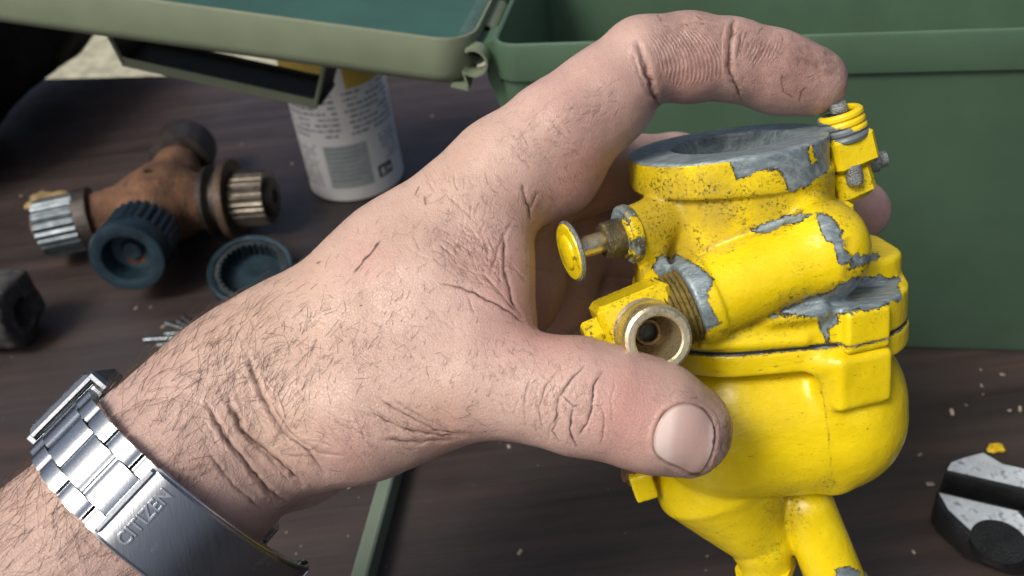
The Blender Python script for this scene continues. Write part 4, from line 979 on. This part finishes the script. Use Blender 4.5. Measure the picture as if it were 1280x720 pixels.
base = t.mix(t.math('MULTIPLY', gr, .9), base, (.13, .085, .07))
w = t.math('MULTIPLY_ADD', t.math('SINE', t.math('MULTIPLY', t.math('ADD', t.attr('ridgepos'), t.math('MULTIPLY', n2, 7.)), 1.22)), .5, .5)
rm = t.math('MULTIPLY', t.attr('ridge'), t.smooth(n1, .25, .5))
rdark = t.math('MULTIPLY', t.math('MULTIPLY', t.smooth(w, .55, 1.), rm), t.smooth(n2, .36, .6))
base = t.mix(t.math('MULTIPLY', rdark, .55), base, (.19, .10, .075))
cr_ = t.attr('crease'); crn = t.math('MULTIPLY', cr_, t.math('MULTIPLY_ADD', n3, 1.6, 1.05), clamp=True)
base = t.mix(t.math('MULTIPLY', crn, .95), base, (.07, .032, .024))
base = t.mix(t.math('MULTIPLY', fl_, .7), base, (.13, .065, .048))
base = t.mix(t.math('MULTIPLY', t.smooth(t.noise(c, 1.6, 5, .7), .54, .72), .3), base, (.40, .27, .22))
hg = t.math('SUBTRACT', t.math('ADD', t.math('MULTIPLY', cell, .5), t.math('MULTIPLY', n3, .6)), t.math('MULTIPLY', fl_, 1.6)); hg = t.math('SUBTRACT', hg, t.math('MULTIPLY', t.math('MULTIPLY', w, rm), 1.2))
t.p(Base_Color=base, Roughness=t.math('MULTIPLY_ADD', n2, .2, .31), Normal=t.bump(hg, .00020, .5), Subsurface_Weight=.10, Subsurface_Scale=.003)
t.b.inputs['Subsurface Radius'].default_value = (1, .32, .18); t.b.inputs['Specular IOR Level'].default_value = .42
hand = obj('person', c2w(HPd), HQ, M['skin'], None, angle=None, ng=HNG, attrs=dict(crease=crease, red=red, grime=grime, tan=tan, ridge=ridge, ridgepos=rk, lu=lu, lv=lv, lm=lm))
tag(hand, 'left hand and hairy forearm with grimy fingers holding up the yellow carburettor', 'person')

# ---- thumbnail plate
ctr = NO.mean(0); rings = [0, .2, .4, .6, .75, .87, .95, 1.0, 1.0]; NV = []; NF = []; nseg = 96; att_r = []; att_u = []
for k, rho in enumerate(rings):
    p = ctr+(NO-ctr)*max(rho, .01); Hh = ray_hit(p[:, 0], p[:, 1]); g = sdf_grad(Hh)
    off = .035-.03*rho**4-(.06 if k == len(rings)-1 else 0); NV.append(Hh+g*off); att_r.append(np.full(nseg, rho)); att_u.append(((p-ctr)@nrm([.95, .1]))/38.)
NV = np.concatenate(NV)
for k in range(len(rings)-1):
    for j in range(nseg): NF.append([k*nseg+j, (k*nseg+(j+1) % nseg), (k+1)*nseg+(j+1) % nseg, (k+1)*nseg+j])
t = NT('nail'); c = t.coord(); u = t.attr('u'); n1 = t.noise(c, 2.5, 3)
nb = t.ramp(t.math('MULTIPLY_ADD', u, .5, .5), (.04, (.62, .51, .47)), (.24, (.66, .54, .49)), (.36, (.58, .43, .385)), (.6, (.56, .39, .345)), (.86, (.52, .36, .32)), (.95, (.62, .53, .47)))
nb = t.mix(t.math('MULTIPLY', t.smooth(t.attr('rho'), .90, 1.), .6), nb, (.22, .13, .10)); nb = t.mix(t.math('MULTIPLY', t.smooth(t.noise(c, 9, 4, .7), .6, .75), .25), nb, (.35, .22, .18))
nb = t.mix(t.math('MULTIPLY', t.smooth(t.math('MULTIPLY_ADD', t.noise(c, 5, 3), .12, t.math('MULTIPLY_ADD', u, .5, .44)), .955, .985), .85), nb, (.10, .06, .045))
st = t.noise(t.n('Mapping', Vector=c, Rotation=(0, 0, .3), Scale=(.4, 6, 6)).outputs[0], 4, 3)
t.p(Base_Color=nb, Roughness=.16, Normal=t.bump(st, .00015, .6), Subsurface_Weight=.1, Subsurface_Scale=.003)
obj('thumbnail', c2w(NV), NF, t.m, hand, angle=None, attrs=dict(u=np.concatenate(att_u), rho=np.concatenate(att_r)))

# ---- hair on forearm, wrist and the back of the hand
rng = np.random.default_rng(4)
fq_ = np.linalg.norm(np.cross(HPs[HQ[:, 2]]-HPs[HQ[:, 0]], HPs[HQ[:, 3]]-HPs[HQ[:, 1]]), axis=1)/8; VAREA = sum(np.bincount(HQ[:, i], fq_, len(HPs)) for i in range(4))
def hair_pts(cx, cy, sx, sy, n, l0, l1, silh=False):
    w = np.exp(-(((HS[:, 0]-cx)/sx)**2+((HS[:, 1]-cy)/sy)**2)); w = np.where((HFAC > (-.35 if silh else .02)) & (HFAC < (.12 if silh else 2)), w, 0)
    w = w*VAREA
    if w.sum() <= 0: return []
    return [(i, l0, l1) for i in rng.choice(len(HPs), n, p=w/w.sum())]
hs_ = hair_pts(60, 660, 130, 80, 430, .5, 1.3)+hair_pts(250, 500, 95, 75, 330, .35, 1.0)+hair_pts(320, 440, 90, 60, 260, .2, .6)+hair_pts(480, 440, 110, 70, 300, .1, .35)+hair_pts(640, 470, 70, 40, 130, .08, .22)+hair_pts(560, 300, 80, 60, 110, .1, .28)
hs_ += hair_pts(130, 480, 90, 60, 260, .5, 1.2, True)+hair_pts(280, 400, 90, 60, 220, .3, .8, True)+hair_pts(430, 300, 80, 60, 90, .15, .5, True)+hair_pts(600, 170, 70, 60, 110, .12, .35, True)+hair_pts(20, 590, 60, 50, 200, .6, 1.3, True)
mb_v = []; mb_f = []; nv = 0
distal = nrm(J(500, 340, 22)-J(205, 600, 21)); up_ = nrm(J(400, 100, 22)-J(500, 340, 22))
for i, l0, l1 in hs_:
    p = HPd[i]; n = HN[i]; l = rng.uniform(l0, l1); base_d = distal*.9+up_*rng.normal(.3, .35)+rng.normal(0, .3, 3)
    tdir = base_d-n*(base_d@n); tdir /= np.linalg.norm(tdir)+1e-9; d_ = nrm(tdir+n*rng.uniform(.2, .8)); side = np.cross(n, tdir)*rng.normal(0, .55)
    pts = [p-n*.01]; 
    for k in range(4):
        d_ = nrm(d_+side*.22-n*.16); pts.append(pts[-1]+d_*l/4)
        dd = 0
    pts = np.array(pts); r = .0042*(1 if l > .3 else .9)
    x, y, _z = basis(pts[-1]-pts[0]); rr = r*np.array([1, .95, .85, .65, .15])
    tri = np.stack([x, -.5*x+.866*y, -.5*x-.866*y])
    mb_v.append((pts[:, None, :]+tri[None]*rr[:, None, None]).reshape(-1, 3))
    q = np.array([[k*3+j, k*3+(j+1) % 3, (k+1)*3+(j+1) % 3, (k+1)*3+j] for k in range(4) for j in range(3)]); mb_f.append(q+nv); nv += 15
t = NT('dark_hair'); t.p(Base_Color=(.06, .04, .028), Roughness=.4)
tag(obj('arm_hair', c2w(np.concatenate(mb_v)), np.concatenate(mb_f), t.m, hand, angle=None), kind='stuff')

# ------------------------------------------------------------------ wristwatch
M['polsteel'] = simple('polished_bracelet_steel', (.52, .57, .60), .24, 1., .08, 3., .00002)
M['brsteel'] = NT('brushed_clasp_steel'); t = M['brsteel']; c = t.coord()
sn = t.noise(t.n('Mapping', Vector=c, Rotation=(.4, .3, .8), Scale=(14, .6, .6)).outputs[0], 3., 3); ln_ = t.smooth(t.noise(c, 1.1, 5, .7), .62, .7)
t.p(Base_Color=t.mix(t.math('MULTIPLY', ln_, .4), (.26, .285, .305), (.5, .53, .55)), Metallic=1., Roughness=t.math('MULTIPLY_ADD', sn, .2, .24), Normal=t.bump(sn, .00008, .4)); M['brsteel'] = t.m
w_ax = nrm((J(-40, 868, 20.6))-(J(212, 598, 22.1)))
wc = J(205, 605, 22.1)+w_ax*.0
vx = nrm(np.cross(w_ax, [0, 0, 1.])); vy = np.cross(w_ax, vx)
TH = np.linspace(0, 2*math.pi, 721)[:-1]
Dr = np.outer(np.cos(TH), vx)+np.outer(np.sin(TH), vy); tt = np.full(len(TH), 6.)
for _ in range(80): tt = tt-sdf_eval(HP, wc+Dr*tt[:, None])*.8
tt = np.array([np.mean(np.take(tt, range(i-28, i+29), mode='wrap')) for i in range(len(tt))])
path = wc+Dr*(tt+.19)[:, None]
pS = project(c2w(path)); pvis = (Dr*(-path/np.linalg.norm(path, axis=1, keepdims=True))).sum(1)
def near_px(x, y): 
    d = np.hypot(*(pS-[x, y]).T); d[pvis < -.1] = 1e9; return int(np.argmin(d))
i_top, i_cs, i_ce = near_px(96, 506), near_px(177, 609), near_px(306, 694)
stp = 1 if ((i_cs-i_top) % 720) < 360 else -1
seq = [(i_top+stp*k) % 720 for k in range(720)]; pp = path[seq]; nn_ = Dr[seq]
arc = np.concatenate([[0], np.cumsum(np.linalg.norm(np.diff(np.vstack([pp, pp[:1]]), axis=0), axis=1))]); total = arc[-1]; arc = arc[:-1]
a_cs = arc[((i_cs-i_top)*stp) % 720]; a_ce = arc[((i_ce-i_top)*stp) % 720]
def at_arc(s, flat=True):
    if flat and a_cs-.2 <= s <= a_ce+.05:
        a = TURN*max(s-a_cs, 0)/(a_ce-a_cs); L_s = s-a_cs; rad = (a_ce-a_cs)/TURN
        p = P_c+(T_c*math.sin(a)-N_c*(1-math.cos(a)))*rad if L_s > 0 else P_c+T_c*L_s
        return p, T_c*math.cos(a)-N_c*math.sin(a), N_c*math.cos(a)+T_c*math.sin(a)
    s = s % total; k = int(np.searchsorted(arc, s)) % 720; k0 = max(k-1, 0); p = pp[k]; tg = nrm(pp[(k+2) % 720]-pp[k-2]); n = nrm(np.cross(tg, w_ax)); 
    if n@nn_[k] < 0: n = -n
    return p, tg, n
P_c, T_c, N_c = at_arc(a_cs, False); N_c = nrm(N_c-T_c*(N_c@T_c)); TURN = .95*math.acos(np.clip(T_c@at_arc(a_ce, False)[1], -1, 1))
wroot = tag(empty('wristwatch', c2w(wc[None])[0]), 'steel bracelet wristwatch with engraved folding clasp on the hairy wrist', 'watch')
BW = 1.02
def link(s, wo, hw, hl, mat, name, lift=0., hz=.13):
    p, tg, n = at_arc(s); 
    prof_ = [(-hl, -hz), (-hl, hz*.45)]+[(hl*math.sin(a)*1.0, hz*.45+(hz*.55+.03)*(math.cos(a*.9)-math.cos(1.35*.9))/(1-math.cos(1.35*.9))) for a in np.linspace(-1.35, 1.35, 9)]+[(hl, hz*.45), (hl, -hz)]
    c0 = p+w_ax*(wo-hw)+n*lift; v, f_ = prism([c0+tg*a+n*b for a, b in prof_], w_ax*2*hw); return obj(name, c2w(v), f_, mat, wroot, angle=42)
pitch = .80; s = a_cs-.42
rows = []
while s > .45: rows.append(s); s -= pitch
s = a_ce+.35
while s < total-3.4: rows.append(s); s += pitch
for s in rows:
    link(s, 0, .46, .385, M['polsteel'], 'centre_link', .02)
    for sg in (-1, 1): link(s+pitch/2, sg*.67, .185, .37, M['polsteel'], 'side_link')
    p, tg, n = at_arc(s+pitch/2); v, f_ = tube([p-w_ax*.82, p+w_ax*.82], .07, 8); obj('link_pin', c2w(v), f_, M['brsteel'], wroot)
# end piece and case on the back of the wrist
link(.24, 0, .86, .13, M['polsteel'], 'end_piece', .04, .16)
def cbox(s, lift, hl, hw, hz, mat, name, par, bev=.08):
    p, tg, n = at_arc(s); v, f_ = box(p+n*lift, tg, w_ax, n, hl, hw, hz, bev); return obj(name, c2w(v), f_, mat, par, angle=25)
caseo = cbox(-1.75, .34, 1.62, 1.06, .36, M['brsteel'], 'case', wroot, .12)
cbox(-1.75, .72, 1.3, .85, .05, simple('dark_watch_crystal', (.02, .025, .03), .08), 'crystal', caseo, .03)
cbox(-.055, .22, .03, .9, .13, M['blackiron'], 'lug_slot', caseo, .01)
cbox(.03, .42, .05, 1.0, .06, M['polsteel'], 'lug_edge', caseo, .02); cbox(.03, .02, .05, 1.0, .06, M['polsteel'], 'lug_edge', caseo, .02)
for sg in (-1, 1):
    p, tg, n = at_arc(.03); v, f_ = box(p+n*.22+w_ax*sg*.95, tg, w_ax, n, .06, .07, .26, .02); obj('lug', c2w(v), f_, M['polsteel'], caseo)
# folding clasp: one curved plate with a bright lip, ridged end
def plate(s0, s1, w0, w1, base, thick, k=28, bev=.06):
    vs = []; fs = []
    secs = [(w0, base), (w0, base+thick-bev), (w0+bev, base+thick), (w1-bev, base+thick), (w1, base+thick-bev), (w1, base)]
    for i in range(k+1):
        s = s0+(s1-s0)*i/k; p, tg, n = at_arc(s); e = min(i, k-i); dz = -bev if e == 0 else 0
        for (w_, h_) in secs: vs.append(p+w_ax*w_+n*(h_+(dz if h_ > base+thick-bev-1e-6 else 0)))
    m = len(secs)
    for i in range(k):
        for j in range(m): fs.append([i*m+j, i*m+(j+1) % m, (i+1)*m+(j+1) % m, (i+1)*m+j])
    fs.append(list(range(m))); fs.append([k*m+j for j in range(m)][::-1])
    return c2w(np.array(vs)), fs
clasp = obj('clasp', *plate(a_cs, a_ce, -.86, .86, -.08, .30), M['brsteel'], wroot, angle=40)
obj('clasp_lip', *plate(a_cs-.10, a_cs+.02, -.80, .80, -.05, .30, 6), M['polsteel'], clasp)
for sg in (-1, 1): obj('clasp_edge', *plate(a_cs+.02, a_ce-.02, sg*.87-.025, sg*.87+.025, -.1, .28, 28, .02), M['polsteel'], clasp)
for k in range(3): obj('clasp_ridge', *plate(a_ce-.42+.15*k, a_ce-.36+.15*k, -.8, .8, .2, .06, 4, .02), M['polsteel'], clasp)
for k in range(6):
    p, tg, n = at_arc(a_ce-1.1+.17*k); v, f_ = lathe(p+w_ax*-.895+n*.05, -w_ax, [(.05, 0), (.05, .03), (.001, .04)], 10); obj('adjustment_hole', c2w(v), f_, M['blackiron'] if k else M['polsteel'], clasp)
# raised lettering across the clasp
tc = bpy.data.curves.new('lettering', 'FONT'); tc.body = 'CITIZEN'; tc.size = .38; tc.extrude = .03; tc.bevel_depth = .008; tc.align_x = 'CENTER'; tc.space_character = 1.02; tc.resolution_u = 4
to = bpy.data.objects.new('lettering', tc); COL.objects.link(to)
ev = to.evaluated_get(bpy.context.evaluated_depsgraph_get()); tm = ev.to_mesh()
tv = np.array([v.co[:] for v in tm.vertices]); tf_ = [list(p.vertices) for p in tm.polygons]; ev.to_mesh_clear(); bpy.data.objects.remove(to)
outv = []
wdir = -w_ax if project(c2w((wc-w_ax)[None]))[0][0] > project(c2w(wc[None]))[0][0] else w_ax     # letters run up towards the hand
tv[:, 0] *= 1.3/np.ptp(tv[:, 0])
for q in tv:
    p, tg, n = at_arc(a_cs+.58-q[1]); outv.append(p+wdir*q[0]+n*(.222+q[2]*.8))
obj('lettering', c2w(np.array(outv)), tf_, M['polsteel'], clasp, angle=30)
